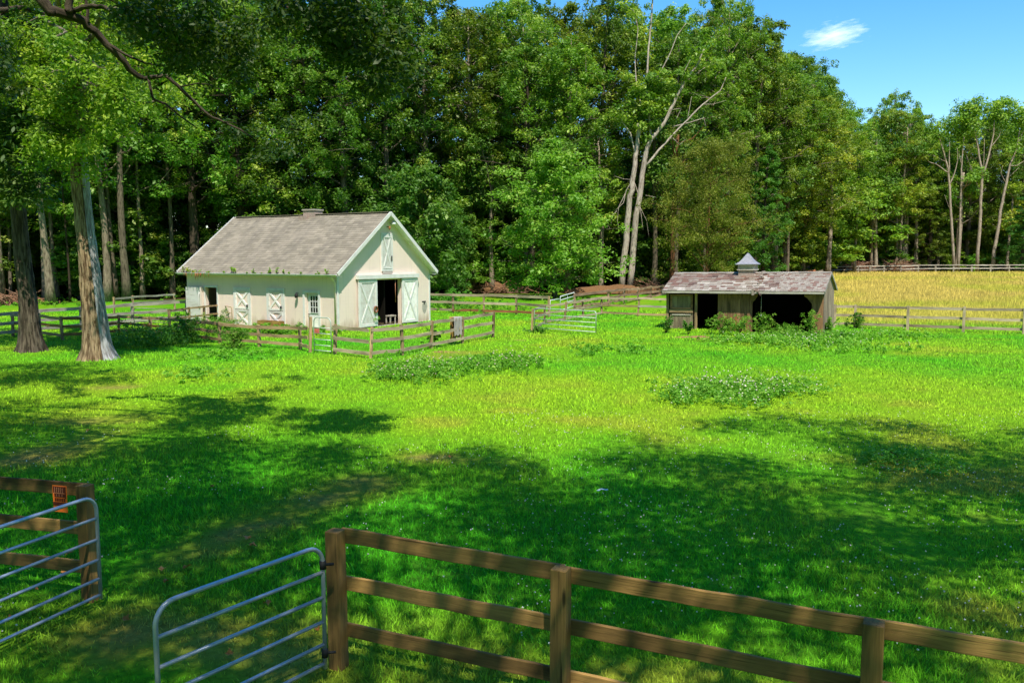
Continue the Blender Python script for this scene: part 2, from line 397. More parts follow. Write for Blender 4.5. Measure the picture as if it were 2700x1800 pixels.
wt.links.new(sky.outputs[0], hs.inputs['Color']); tcn = wt.nodes.new('ShaderNodeTexCoord'); sx = wt.nodes.new('ShaderNodeSeparateXYZ'); wt.links.new(tcn.outputs['Generated'], sx.inputs[0])
mr = wt.nodes.new('ShaderNodeMapRange'); mr.interpolation_type = 'SMOOTHSTEP'      # sky dimmed on the sun side, kept bright northward, to steer the fill light
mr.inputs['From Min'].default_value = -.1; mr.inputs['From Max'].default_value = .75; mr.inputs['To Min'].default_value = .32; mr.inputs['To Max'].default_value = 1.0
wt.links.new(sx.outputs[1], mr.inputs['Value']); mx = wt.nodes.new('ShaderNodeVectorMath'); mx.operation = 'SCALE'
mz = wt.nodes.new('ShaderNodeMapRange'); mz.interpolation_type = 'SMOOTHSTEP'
for k_, v_ in (('From Min', .40), ('From Max', .75), ('To Min', 1.), ('To Max', 2.1)): mz.inputs[k_].default_value = v_  # overhead sky boosted as added fill for the shaded lawn
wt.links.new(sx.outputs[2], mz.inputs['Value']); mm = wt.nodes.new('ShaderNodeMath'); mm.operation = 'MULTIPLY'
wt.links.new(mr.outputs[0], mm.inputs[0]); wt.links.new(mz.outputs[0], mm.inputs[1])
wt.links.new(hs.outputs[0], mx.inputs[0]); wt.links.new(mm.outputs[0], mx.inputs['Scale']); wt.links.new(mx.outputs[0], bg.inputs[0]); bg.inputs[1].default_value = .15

# ------------------------------------------------------------------ ground
EU = [(-400, 72), (0, 76), (600, 82), (1150, 93), (1700, 97), (2000, 110), (2110, 124), (2190, 142), (2700, 150), (3300, 160)]
EX = np.array([(u - 1350) / F * y for u, y in EU]); EY = np.array([y for u, y in EU])
def edge(x): return np.interp(x, EX, EY)
FX0, FX1 = dep(2215, 868, 46)[0], 200
def seg_mask(x, y, a, b, w):
    a = np.array(a); b = np.array(b); d = b - a; t = np.clip(((x - a[0]) * d[0] + (y - a[1]) * d[1]) / (d @ d), 0, 1)
    return np.exp(-(((x - a[0] - t * d[0]) ** 2 + (y - a[1] - t * d[1]) ** 2) / w ** 2))
PATHS = [(ground(520, 1440)[:2], ground(960, 1275)[:2], .55), (ground(380, 1480)[:2], ground(640, 1400)[:2], .5), (ground(80, 1210)[:2], ground(250, 1150)[:2], .7),
         (ground(300, 1700)[:2], ground(700, 1780)[:2], .8), (ground(2250, 1330)[:2], ground(2420, 1460)[:2], .6), (ground(150, 1115)[:2], ground(330, 1105)[:2], .5),
         (ground(1100, 1205)[:2], ground(1300, 1215)[:2], .35), (ground(2610, 1370)[:2], ground(2640, 1380)[:2], .25), (ground(1150, 940)[:2], ground(1240, 930)[:2], .7),
         (ground(280, 1020)[:2], ground(330, 1020)[:2], .4)]
def gcol(x, y):
    n1 = fb2(x, y, .16, 4, 3.); n2 = fb2(x, y, .55, 4, 9.); n3 = fb2(x, y, .05, 3, 5.)
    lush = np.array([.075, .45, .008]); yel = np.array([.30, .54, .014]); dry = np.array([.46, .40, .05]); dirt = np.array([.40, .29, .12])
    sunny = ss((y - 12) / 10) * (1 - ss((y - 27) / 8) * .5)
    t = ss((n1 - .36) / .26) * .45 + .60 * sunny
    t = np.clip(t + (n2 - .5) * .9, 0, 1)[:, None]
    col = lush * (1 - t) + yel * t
    near = 1 - ss((y - 10) / 20)
    d = ss((n2 - .56 + .05 * near) / .16) * ss((n1 - .42) / .2) * (.25 + .45 * near)
    pm = np.zeros_like(x)
    for a, b, w in PATHS: pm = np.maximum(pm, seg_mask(x, y, a, b, w * 1.3))
    pm = pm * ss((n2 - .30) / .25)
    d = np.clip(d + pm * .7, 0, 1)[:, None]
    col = col * (1 - d) + dry * d
    dd = (np.clip(pm - .4, 0, 1) * .8 * ss((fb2(x, y, 2.2, 3, 2.) - .42) / .2))[:, None]
    col = col * (1 - dd) + dirt * dd
    # tall golden meadow on the right beyond the paddock fence
    g = ss((y - 46.5 - (n1 - .5) * 3) / 5) * ss((x - (17. + .10 * (y - 46)) + 2 * (n2 - .5)) / 5) * (y > 46)
    gold = np.array([.60, .475, .10]) * (.8 + .5 * (n2[:, None] - .3)); gg = np.array([.38, .42, .03])
    e = np.clip(ss((n1 - .45) / .3) * .75 + .5 * (1 - ss((y - 50) / 22)), 0, 1)[:, None]
    gc = gold * (1 - e) + gg * e
    col = col * (1 - g[:, None]) + gc * g[:, None]
    # behind the barn: brownish rough grass, then leaf litter under the wood
    f = ss((y - edge(x) + 7 + (n2 - .5) * 8) / 6)[:, None]
    lit = np.array([.085, .055, .028]) * (.6 + .9 * n2[:, None])
    return col * (1 - f) + lit * f, g
def spaced(lo, hi, d0, k):
    a = [0.]
    while a[-1] < hi: a.append(a[-1] + max(d0, k * abs(a[-1])))
    b = [0.]
    while b[-1] > lo: b.append(b[-1] - max(d0, k * abs(b[-1])))
    return np.array(sorted(set(b[1:] + a)))
gx = spaced(-900, 900, .45, .045); gy = spaced(-300, 1200, .35, .022)
XX, YY = np.meshgrid(gx, gy); xf, yf = XX.ravel(), YY.ravel()
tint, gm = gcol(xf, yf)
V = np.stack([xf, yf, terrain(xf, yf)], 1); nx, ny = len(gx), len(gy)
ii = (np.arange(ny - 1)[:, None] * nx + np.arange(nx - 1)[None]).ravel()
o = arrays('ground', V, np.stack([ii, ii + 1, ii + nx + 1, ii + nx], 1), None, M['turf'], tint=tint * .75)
o.data.polygons.foreach_set('use_smooth', np.ones(len(o.data.polygons), bool)); tag(o, kind='structure')

BC, BT, BL, BWd = np.array([-9.41, 44.95, 0]), .53, 12.12, 8.41
SC, ST_, SL, SW = np.array([16.02, 42.83, 0]), .50, 8.36, 3.64
def local(C_, th, x, y): return (x - C_[0]) * cos(th) - (y - C_[1]) * sin(th), (x - C_[0]) * sin(th) + (y - C_[1]) * cos(th)
def world(C_, th, p): return np.array([C_[0] + p[0] * cos(th) + p[1] * sin(th), C_[1] - p[0] * sin(th) + p[1] * cos(th), C_[2] + p[2]])
def blades(name, x, y, h, w, lean, shade=1., mat=None):
    lx, ly = local(BC, BT, x, y); k1 = (lx > -BL - .05) & (lx < .05) & (ly > -.05) & (ly < BWd + .05)
    lx, ly = local(SC, ST_, x, y); k2 = (lx > -SL - .0) & (lx < .0) & (ly > 0.1) & (ly < SW)
    ok = ~(k1 | k2); x, y, h, w = x[ok], y[ok], h[ok], w[ok]; n = len(x)
    c_, g = gcol(x, y); a = RG.random(n) * 2 * pi; b = RG.random(n) * 2 * pi; ln = lean * h * RG.random(n) ** .7
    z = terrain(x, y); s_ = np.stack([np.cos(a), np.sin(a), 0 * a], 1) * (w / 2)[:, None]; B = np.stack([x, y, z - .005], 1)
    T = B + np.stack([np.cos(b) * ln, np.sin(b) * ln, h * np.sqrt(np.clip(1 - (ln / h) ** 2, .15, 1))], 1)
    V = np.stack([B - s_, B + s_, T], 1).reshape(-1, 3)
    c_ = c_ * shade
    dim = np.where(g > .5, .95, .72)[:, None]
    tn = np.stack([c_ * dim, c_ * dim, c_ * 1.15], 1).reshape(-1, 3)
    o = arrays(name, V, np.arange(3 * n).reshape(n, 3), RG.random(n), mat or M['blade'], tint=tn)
    return tag(o, kind='stuff')
def scatter(n, y0, y1, p, margin=2.):
    t = RG.random(n); e = 1 - p + 1
    y = (y0 ** e + t * (y1 ** e - y0 ** e)) ** (1 / e)          # areal density ~ y^-p with width ~ y
    x = (RG.random(n) * 2 - 1) * (.64 * y + margin); return x, y
x, y = scatter(430000, 4.6, 62, 1.75)
tuft = fb2(x, y, .8, 3, 4.); big = ss((fb2(x, y, .35, 3, 8.) - .52) / .2)
keep = RG.random(len(x)) < (.45 + tuft * .9); x, y, tuft, big = x[keep], y[keep], tuft[keep], big[keep]
pm = np.zeros_like(x)
for a_, b_, w_ in PATHS: pm = np.maximum(pm, seg_mask(x, y, a_, b_, w_))
keep = RG.random(len(x)) > pm * .75; x, y, tuft, big, pm = x[keep], y[keep], tuft[keep], big[keep], pm[keep]
h = (.045 + .05 * tuft + .07 * big * RG.random(len(x))) * (.8 + .5 * RG.random(len(x))) * .78 * (1 + y / 80) * (1 - .5 * pm)
nr_ = 1 + .45 * (1 - ss((y - 7) / 12))
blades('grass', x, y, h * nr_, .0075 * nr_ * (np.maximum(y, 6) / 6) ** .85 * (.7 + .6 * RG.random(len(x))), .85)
# meadow
n = 190000; y = 47.5 + (136 - 47.5) * RG.random(n) ** 1.35; x = 15 + RG.random(n) * (.66 * y - 8)
gm_ = gcol(x, y)[1]; k_ = RG.random(n) < gm_; x, y = x[k_], y[k_]
blades('meadow_grass', x, y, .22 + .26 * RG.random(len(x)), .013 * (y / 46) * (.7 + .6 * RG.random(len(x))), .6)

# ------------------------------------------------------------------ barn
barn = thing('barn', 'cream stucco horse barn with grey shingled gable roof and white doors standing open', 'barn', BC, -BT)
HE, HR, OE, OG = 3.27, 6.46, .33, .38
SLP = (HR - HE) / (BWd / 2)
def panel_wall(mb, axis, off, thick, a0, a1, z0, z1, holes):
    # wall in plane axis=off (outer), inner at off+thick; holes list of (a0,a1,z0,z1)
    A = sorted(set([a0, a1] + [h_[0] for h_ in holes] + [h_[1] for h_ in holes])); Z = sorted(set([z0, z1] + [h_[2] for h_ in holes] + [h_[3] for h_ in holes]))
    P = (lambda a, d, z: (a, d, z)) if axis == 'y' else (lambda a, d, z: (d, a, z))
    def hole(a, z): return any(h_[0] < a < h_[1] and h_[2] < z < h_[3] for h_ in holes)
    flip = (axis == 'x') ^ (thick < 0)
    def q(*p): mb.add(p[::-1] if flip else p, [(0, 1, 2, 3)])
    for i in range(len(A) - 1):
        for j in range(len(Z) - 1):
            if hole((A[i] + A[i + 1]) / 2, (Z[j] + Z[j + 1]) / 2): continue
            q(P(A[i], off, Z[j]), P(A[i + 1], off, Z[j]), P(A[i + 1], off, Z[j + 1]), P(A[i], off, Z[j + 1]))
            q(P(A[i], off + thick, Z[j + 1]), P(A[i + 1], off + thick, Z[j + 1]), P(A[i + 1], off + thick, Z[j]), P(A[i], off + thick, Z[j]))
    o2 = off + thick
    for b0, b1, c0, c1 in holes:
        q(P(b0, off, c0), P(b0, off, c1), P(b0, o2, c1), P(b0, o2, c0)); q(P(b1, off, c1), P(b1, off, c0), P(b1, o2, c0), P(b1, o2, c1))
        q(P(b0, off, c1), P(b1, off, c1), P(b1, o2, c1), P(b0, o2, c1))
STALL = (-10.43, -9.44, -.2, 2.19); ENT = (-2.24, -1.35, -.2, 1.98); BAY = (3.15, 5.48, -.2, 2.68)
w = MB(); panel_wall(w, 'y', 0, .2, -BL, 0, -.3, HE, [STALL, ENT]); w.build('long_wall', M['stucco'], barn)
w = MB(); panel_wall(w, 'x', 0, -.2, 0, BWd, -.3, HE, [BAY])
w.add([(0, 0, HE), (0, BWd, HE), (0, BWd / 2, HR)], [(0, 1, 2)]); w.add([(-.2, 0, HE), (-.2, BWd, HE), (-.2, BWd / 2, HR)], [(2, 1, 0)])
w.build('gable_wall', M['stucco'], barn)
w = MB(); panel_wall(w, 'y', BWd, -.2, -BL, 0, -.3, HE, []); w.build('back_wall', M['stucco'], barn)
w = MB(); panel_wall(w, 'x', -BL, .2, 0, BWd, -.3, HE, []); w.add([(-BL, 0, HE), (-BL, BWd, HE), (-BL, BWd / 2, HR)], [(2, 1, 0)]); w.build('end_wall', M['stucco'], barn)
w = MB(); w.box(-BL + .2, -.2, .2, BWd - .2, -.1, .05); w.box(-BL + .21, -.21, 4.2, 4.3, .05, 3.0); w.box(-4.4, -4.3, .2, BWd - .2, .05, 3.0); w.box(-BL + .2, -.2, .2, BWd - .2, 2.9, 2.98); w.box(-4.29, -.21, BWd - .24, BWd - .205, .05, 2.9); w.box(-4.29, -2.6, .205, .24, .05, 2.9); w.box(-.24, -.205, .25, 3.1, .05, 2.9); w.box(-.24, -.205, 5.53, BWd - .25, .05, 2.9)  # floor, partitions and added linings, near-black so the bay looks unlit
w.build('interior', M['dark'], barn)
w = MB(); w.box(-BL - .05, 0.06, -.06, BWd + .06, -.35, .04); w.build('foundation', M['stone'], barn)
# roof courses
def roof_side(mb, sgn, x0, x1, eave_y, ridge_y, ze, zr, rows, tab, th, jit, rndf=None, gap=.0):
    for r in range(rows):
        f0, f1 = r / rows, (r + 1) / rows + .012
        xx = x0 - random.random() * tab
        while xx < x1:
            wd = tab * random.uniform(1 - jit, 1 + jit); a, b = max(xx, x0), min(xx + wd - gap, x1); xx += wd
            if b - a < .02: continue
            dj = random.uniform(-.3, .3) * jit / rows * .6; hj = th * random.uniform(.8, 1.2 + jit)
            y0_ = eave_y + (ridge_y - eave_y) * (f0 + dj); y1_ = eave_y + (ridge_y - eave_y) * min(f1, 1); z0_ = ze + (zr - ze) * (f0 + dj); z1_ = ze + (zr - ze) * min(f1, 1)
            p = [(a, y0_, z0_), (b, y0_, z0_), (b, y0_, z0_ + hj), (a, y0_, z0_ + hj), (b, y1_, z1_ + .004), (a, y1_, z1_ + .004)]
            fs = [(0, 1, 2, 3), (3, 2, 4, 5), (1, 4, 2), (0, 3, 5)]
            if sgn < 0: fs = [f_[::-1] for f_ in fs]
            mb.add(p, fs, None, random.random() if rndf is None else rndf((a + b) / 2, f0))
x0, x1 = -BL - OG, OG; ze = HE - OE * SLP + .05
w = MB(); roof_side(w, 1, x0, x1, -OE - .03, BWd / 2, ze + .0, HR + .07, 27, .42, .022, .10)
roof_side(w, -1, x0, x1, BWd + OE + .03, BWd / 2, ze, HR + .07, 27, .42, .022, .10); w.build('roof', M['shingle'], barn)
w = MB()
for sgn, ye in ((1, -OE), (-1, BWd + OE)):
    for dz, fl in ((-.12, 1), (-.02, -1)):
        p = [(x0, ye, ze + dz), (x1, ye, ze + dz), (x1, BWd / 2, HR + .06 + dz), (x0, BWd / 2, HR + .06 + dz)]
        w.add(p, [(0, 1, 2, 3) if fl * sgn < 0 else (3, 2, 1, 0)])
w.build('roof_deck', M['white'], barn)
for sgn, ye in ((1, -OE), (-1, BWd + OE)):
    for xe in (x1 + .012, x0 - .012):
        w = MB(); w.beam((xe, ye - .02 * sgn, ze - .02), (xe, BWd / 2, HR + .04), .03, .20, (0, 0, 1)); w.build('rake_board', M['white'], barn)
    w = MB(); w.box(x0 + .01, x1 - .01, ye - sgn * .045 - .012, ye - sgn * .045 + .012, ze - .14, ze - .005); w.build('fascia', M['white'], barn)
w = MB(); w.box(x1 - .36, x1 - .03, -OE + .02, .0, ze - .16, ze - .135); w.build('eave_return', M['white'], barn)
w = MB(); w.box(x1 - .36, x1 - .03, BWd, BWd + OE - .02, ze - .16, ze - .135); w.build('eave_return', M['white'], barn)
w = MB()
yg = -OE - .12
for i in range(8):
    a0_, a1_ = pi * i / 8, pi * (i + 1) / 8
    f = lambda a: (yg - .055 * cos(a), ze - .015 - .075 * sin(a))
    (ya, za), (yb, zb) = f(a0_), f(a1_)
    w.add([(x0, ya, za), (x1, ya, za), (x1, yb, zb), (x0, yb, zb)], [(0, 1, 2, 3)])
w.box(x0, x1, yg - .05, yg + .05, ze - .045, ze - .03); w.build('gutter', M['white'], barn)
w = MB(); w.beam((x0 + .2, BWd / 2, HR + .10), (x1 - .1, BWd / 2, HR + .10), .26, .035, seg=12, wob=.006); w.build('ridge_cap', M['shingle'], barn)
ch = MB(); ch.box(-6.25, -5.35, 4.0, 4.75, HR - .25, HR + .34); cho = ch.build('chimney', M['brick'], barn)
ch = MB(); ch.box(-6.30, -5.30, 3.95, 4.80, HR + .34, HR + .42); ch.build('chimney_cap', M['stone'], cho)
ch = MB(); ch.box(-6.42, -5.75, 3.78, 3.985, HR - .3, HR + .02); ch.build('flashing', M['brick'], cho)
# corner post, downspouts
w = MB(); w.box(-.10, .03, -.03, .10, 0, ze - .15); w.build('corner_board', M['white'], barn)
w = MB(); w.box(-.02, .03, BWd - .10, BWd + .03, 0, ze - .15); w.build('corner_board', M['white'], barn)
w = MB(); w.tube([(-.07, -.40, ze - .1), (-.07, -.30, ze - .25), (-.07, -.09, ze - .45), (-.07, -.09, .1)], .055, 8); w.build('downspout', M['stucco'], barn)
def frame(mb, x0, x1, z0, z1, t=.11, d=.05, y=0., ax='y', foot=True):
    B = (lambda a0, a1, c0, c1: mb.box(a0, a1, y - d, y + .01, c0, c1)) if ax == 'y' else (lambda a0, a1, c0, c1: mb.box(y - .01, y + d, a0, a1, c0, c1))
    B(x0, x0 + t, z0, z1); B(x1 - t, x1, z0, z1); B(x0 + t, x1 - t, z1 - t, z1)
    if foot: B(x0 + t, x1 - t, z0, z0 + t)
def leafbox(mb, ax, off, d, a0, a1, z0, z1): 
    (mb.box(a0, a1, off - d, off, z0, z1) if ax == 'y' else mb.box(off, off + d, a0, a1, z0, z1))
def xbrace(mb, ax, off, d, a0, a1, z0, z1, wd=.10):
    n = (0, -1, 0) if ax == 'y' else (1, 0, 0)
    P = (lambda a, z, k: (a, off - d * k, z)) if ax == 'y' else (lambda a, z, k: (off + d * k, a, z))
    mb.beam(P(a0, z0, .5), P(a1, z1, .5), d, wd, n) if 0 else None
    for k, (p, q) in enumerate((((a0, z0), (a1, z1)), ((a0, z1), (a1, z0)))):
        dd = d + .004 * k; mb.beam(P(p[0], p[1], .5 * dd / d), P(q[0], q[1], .5 * dd / d), wd, dd, n)
# stall doors with X braces (upper and lower leaf)
for a0, a1 in ((-8.0, -6.59), (-5.29, -3.88)):
    w = MB(); frame(w, a0, a1, -.05, 2.23, .12, .06, foot=False); w.build('door_frame', M['white'], barn)
    for nm, z0, z1 in (('upper_door', .97, 2.10), ('lower_door', .0, .94)):
        w = MB(); leafbox(w, 'y', -.012, .018, a0 + .125, a1 - .125, z0, z1); d_ = w.build(nm, M['stucco'], barn)
        w = MB(); frame(w, a0 + .13, a1 - .13, z0 + .005, z1 - .005, .11, .035, -.030, 'y'); w.build('door_rail', M['white_door'], d_)
        w = MB(); xbrace(w, 'y', -.030, .030, a0 + .25, a1 - .25, z0 + .12, z1 - .12, .11); w.build('cross_brace', M['white_door'], d_)
    w = MB(); w.box(a1 - .30, a1 - .21, -.12, -.065, 1.10, 1.24); w.build('door_latch', M['black'], barn)
# open stall doorway
w = MB(); frame(w, -10.56, -9.34, -.05, 2.28, .10, .05, foot=False); w.build('door_frame', M['white'], barn)
w = MB(); w.box(-12.06, -10.72, -.16, -.115, .15, 2.20); d_ = w.build('open_stall_door', M['white_door'], barn); d_['label'] = 'plain white stall door swung back flat against the wall'
w = MB(); w.box(-10.715, -10.57, -.21, -.062, .15, 2.2); w.build('door_edge', M['stucco'], d_)
w = MB(); w.tube([(-10.80, -.165, .9), (-10.80, -.24, 1.1), (-10.80, -.24, 1.7), (-10.80, -.165, 1.9)], .025, 6); w.build('door_handle', M['white'], d_)
# entry door
w = MB(); frame(w, -2.48, -1.11 - .1, -.05, 2.15, .13, .06, foot=False); w.build('door_frame', M['white'], barn)
w = MB(); leafbox(w, 'y', .14, .05, -2.22, -1.36, -.04, 1.97); e_ = w.build('entry_door', M['white'], barn); e_['label'] = 'white entry door with nine small window panes'
w = MB(); w.box(-2.03, -1.47, .075, .088, .93, 1.87); g_ = w.build('window', M['glass'], e_)
w = MB()
for i in range(4):
    xx = -2.03 + .56 * i / 3; w.box(xx - .018, xx + .018, .05, .074, .90, 1.90)
for i in range(4):
    zz = .93 + .94 * i / 3; w.box(-2.05, -1.45, .053, .071, zz - .018, zz + .018)
w.build('muntins', M['white'], e_)
w = MB()
for a, b in ((-2.10, -1.83), (-1.75, -1.48)): w.box(a, b, .08, .089, .12, .72)
w.build('door_panels', M['white_door'], e_)
w = MB(); w.lathe([(.0, 0), (.035, .01), (.035, .05), (.0, .06)], (-2.15, .06, .82), 8); w.build('door_knob', M['black'], e_)
# sliding doors on the gable
w = MB(); w.box(0.01, .24, 1.50, 7.06, 2.76, 2.985); w.build('track_cover', M['white'], barn)
for a0, a1 in ((1.56, 3.16), (5.46, 7.0)):
    w = MB(); leafbox(w, 'x', .10, .04, a0, a1, .08, 2.74); d_ = w.build('sliding_door', M['white_door'], barn)
    w = MB(); frame(w, a0 + .004, a1 - .004, .084, 2.70, .15, .03, .14, 'x'); w.build('door_rail', M['white'], d_)
    w = MB(); xbrace(w, 'x', .14, .026, a0 + .19, a1 - .19, .24, 2.52, .12); w.build('cross_brace', M['white'], d_)
w = MB(); w.tube([(.21 + .0, 2.96 + .13 * cos(t), 1.02 + .17 * sin(t)) for t in np.linspace(0, 2 * pi, 15)], .045, 6)
w.build('wreath', M['rustwood'], None); wr = bpy.data.objects['wreath']; wr.location = tuple(BC); wr.rotation_euler = (0, 0, -BT)
tag(wr, 'small oval brown wreath hung on the left sliding barn door', 'wreath')
# loft door
w = MB(); frame(w, 3.72, 4.75, 3.18, 5.36, .11, .06, 0, 'x'); w.build('door_frame', M['white'], barn)
w = MB(); leafbox(w, 'x', .01, .035, 3.84, 4.63, 3.30, 5.25); d_ = w.build('loft_door', M['white_door'], barn)
w = MB(); xbrace(w, 'x', .046, .03, 3.93, 4.54, 3.42, 5.08, .09); w.box(.046, .078, 3.85, 4.62, 5.10, 5.24); w.box(.046, .078, 3.85, 4.62, 3.31, 3.40); w.build('cross_brace', M['white'], d_)
w = MB(); w.box(.0, .05, 3.82, 4.66, 3.02, 3.17); w.build('sill', M['stone'], barn)
w = MB(); w.box(.05, .08, 4.60, 4.68, 3.75, 4.05); w.build('door_hinge', M['black'], barn)
w = MB(); w.tube([(.02, 4.62, 5.94), (.2, 4.62, 5.98)], .03, 6); w.lathe([(.03, .12), (.09, .08), (.16, -.06), (.14, -.10)], (.24, 4.62, 5.95), 10); w.build('floodlight', M['white_steel'], barn)
w = MB(); w.tube([(.01, 4.30, 5.72), (.2, 4.30, 5.72)], .03, 6); w.lathe([(.03, .06), (.06, .03), (.06, -.1), (.02, -.16)], (.2, 4.3, 5.70), 8); w.build('hoist_hook', M['rustwood'], barn)
w = MB()
pp = [(0.004, 7.88 + .24 * (.8 + .4 * random.random()) * cos(t), .9 + .38 * (.7 + .5 * random.random()) * sin(t)) for t in np.linspace(0, 2 * pi, 14)[:-1]]
w.add(pp, [tuple(range(13))]); w.build('broken_patch', M['stone'], barn)
w = MB(); w.box(.0, .006, 7.62, 8.0, 1.2, 1.28); w.box(.0, .007, 7.80, 7.90, 1.05, 1.24); w.build('broken_edge', M['black'], barn)
w = MB(); w.tube([(.12, 4.85, 2.68), (.12, 4.86, 1.35)], .012, 5); w.build('pull_rope', M['cream'], barn)
lamp = MB(); lamp.tube([(-2.86, 0, 1.98), (-2.86, -.16, 2.02), (-2.86, -.16, 1.95)], .02, 6); lo = lamp.build('wall_lamp', M['black'], barn)
lamp = MB(); lamp.lathe([(.03, .08), (.09, .0), (.09, -.16), (.05, -.2)], (-2.86, -.16, 1.92), 10); lamp.build('lamp_shade', M['black'], lo)

def local_thing(nm, label, cat, C_, th, p, group=None):
    return thing(nm, label, cat, world(C_, th, p), -th, group)
# planter trough and stool just inside the door
t = local_thing('planter_box', 'long dark red wooden planter box below the right X braced stall door', 'planter', BC, BT, (-4.62, -.42, 0))
w = MB(); w.box(-.86, .86, -.2, -.17, .08, .42); w.box(-.86, .86, .17, .2, .08, .42); w.box(-.86, -.83, -.17, .17, .08, .42); w.box(.83, .86, -.17, .17, .08, .42); w.box(-.83, .83, -.17, .17, .10, .13); w.build('box', M['wood_brown'], t)
w = MB(); w.box(-.83, .83, -.17, .17, .131, .36); w.build('soil', M['dirt'], t)
for sx in (-.7, .7):
    w = MB(); w.box(sx - .05, sx + .05, -.16, .16, -.02, .08); w.build('foot', M['wood_brown'], t)
t = local_thing('mounting_block', 'small pale wooden step stool standing at the right side of the open barn bay', 'step stool', BC, BT, (-.5, 5.15, .05))
w = MB(); w.box(-.2, .2, -.28, .28, .42, .50); w.build('top', M['wood_pale'], t)
for sx, sy in ((-.15, -.22), (.15, -.22), (.15, .22), (-.15, .22)):
    w = MB(); w.box(sx - .03, sx + .03, sy - .03, sy + .03, 0, .42); w.build('leg', M['wood_pale'], t)
w = MB()
for i in range(240):
    a = random.random() * 6.28; p = np.array([random.uniform(-1.6, .1), random.uniform(3.3, 5.3), .07 + random.random() * .10]); q = p + np.array([cos(a), sin(a), random.uniform(-.1, .25)]) * random.uniform(.1, .3)
    w.beam(p, q, .012, .008)
o = w.build('straw', M['straw'], None); o.location = tuple(BC); o.rotation_euler = (0, 0, -BT); tag(o, kind='stuff')

# ------------------------------------------------------------------ run-in shed
shed = thing('run_in_shed', 'low weathered board run-in shed with mixed slate roof and two dark openings', 'shed', SC + np.array([0, 0, .02]), -ST_)
shed.rotation_euler = (0, radians(-.75), -ST_)
he, hr, oe, og = 2.36, 3.10, .42, .10
slp = (hr - he) / (SW / 2); z_e = he - oe * slp
def boards(mb, axis, off, a0, a1, z0, zf, wd=.22, d=.022):
    a = a0
    while a < a1 - .01:
        b = min(a + wd * random.uniform(.8, 1.2), a1); dd = d * random.uniform(.85, 1.2); j = random.uniform(0, .03)
        z1a, z1b = zf(a), zf(b - .008)
        P = (lambda q, k, z: (q, off - k, z)) if axis == 'y' else (lambda q, k, z: (off + k, q, z))
        V = [P(a, 0, z0 + j), P(b - .008, 0, z0 + j), P(b - .008, 0, z1b), P(a, 0, z1a), P(a, dd, z0 + j), P(b - .008, dd, z0 + j), P(b - .008, dd, z1b), P(a, dd, z1a)]
        o_ = mb._off(); LC = [o_ + np.array([p[2], q_ - a, k_ * .02]) for p, q_, k_ in zip(V, [a, b, b, a] * 2, [0] * 4 + [1] * 4)]
        fs = [(3, 2, 1, 0), (4, 5, 6, 7), (0, 1, 5, 4), (1, 2, 6, 5), (2, 3, 7, 6), (3, 0, 4, 7)]
        if axis == 'x': fs = [f[::-1] for f in fs]
        mb.add(V, fs, LC); a = b
w = MB(); boards(w, 'y', 0, -5.40, -3.72, -.15, lambda a: 2.2); w.build('front_boards', M['board'], shed)
w = MB(); boards(w, 'y', 0, -.50, -.02, -.15, lambda a: 2.2); w.build('front_boards', M['board'], shed)
gz = lambda a: he + .0 + slp * (SW / 2 - abs(a - SW / 2)) - .03
w = MB(); boards(w, 'x', 0, 0, SW, -.15, gz); w.build('gable_boards', M['board_grey'], shed)
w = MB(); boards(w, 'x', -SL, 0, SW, -.3, gz); w.build('gable_boards', M['board'], shed)
w = MB(); boards(w, 'y', SW, -SL, 0, -.3, lambda a: he); w.build('back_boards', M['board'], shed)
w = MB(); w.box(-SL + .03, -.03, .03, SW - .04, -.3, .03); w.box(-SL + .04, -.04, SW - .06, SW - .035, .03, 2.3); w.box(-SL + .03, -SL + .05, .2, SW - .1, .03, 2.2); w.box(-5.5, -5.42, .1, SW - .1, .03, 2.3); w.box(-3.62, -3.56, .7, SW - .1, .03, 2.3); w.build('interior', M['dark'], shed)  # near-black floor, partitions and lining put the shed's inner shade into colour
w = MB(); w.box(-8.36, -5.4, .02, .16, 2.06, 2.2); w.box(-3.72, 0, .02, .16, 2.06, 2.2); w.build('header_beam', M['board'], shed)
for px_, lean in ((-8.28, 0), (-6.68, .02), (-5.38, 0), (-3.68, .03), (-.50, 0), (-.06, 0)):
    w = MB(); w.beam((px_, .05 if px_ > -8 else .08, -.35), (px_ + lean, .05 if px_ > -8 else .08, 2.06), .12, .14, (0, 1, 0), 4, .004); w.build('post', M['board'] if px_ > -6 else M['wood_tan'], shed)
for xa, xb in ((-3.64, -3.32), (-.54, -.96)):
    sg = 1 if xb > xa else -1
    w = MB(); V_ = [(xa, z) for z in (2.05, 1.55)] + [(xa + sg * .12, 1.68), (xa + sg * .26, 1.86), (xb, 1.96), (xb, 2.05)]
    w.add([(a, -.03, z) for a, z in V_] + [(a, .04, z) for a, z in V_], [tuple(range(6)) if sg > 0 else tuple(range(5, -1, -1)), tuple(range(11, 5, -1)) if sg > 0 else tuple(range(6, 12))] + [((i + 1) % 6, i, i + 6, (i + 1) % 6 + 6) if sg > 0 else (i, (i + 1) % 6, (i + 1) % 6 + 6, i + 6) for i in range(6)])
    w.build('corner_brace', M['board'], shed)
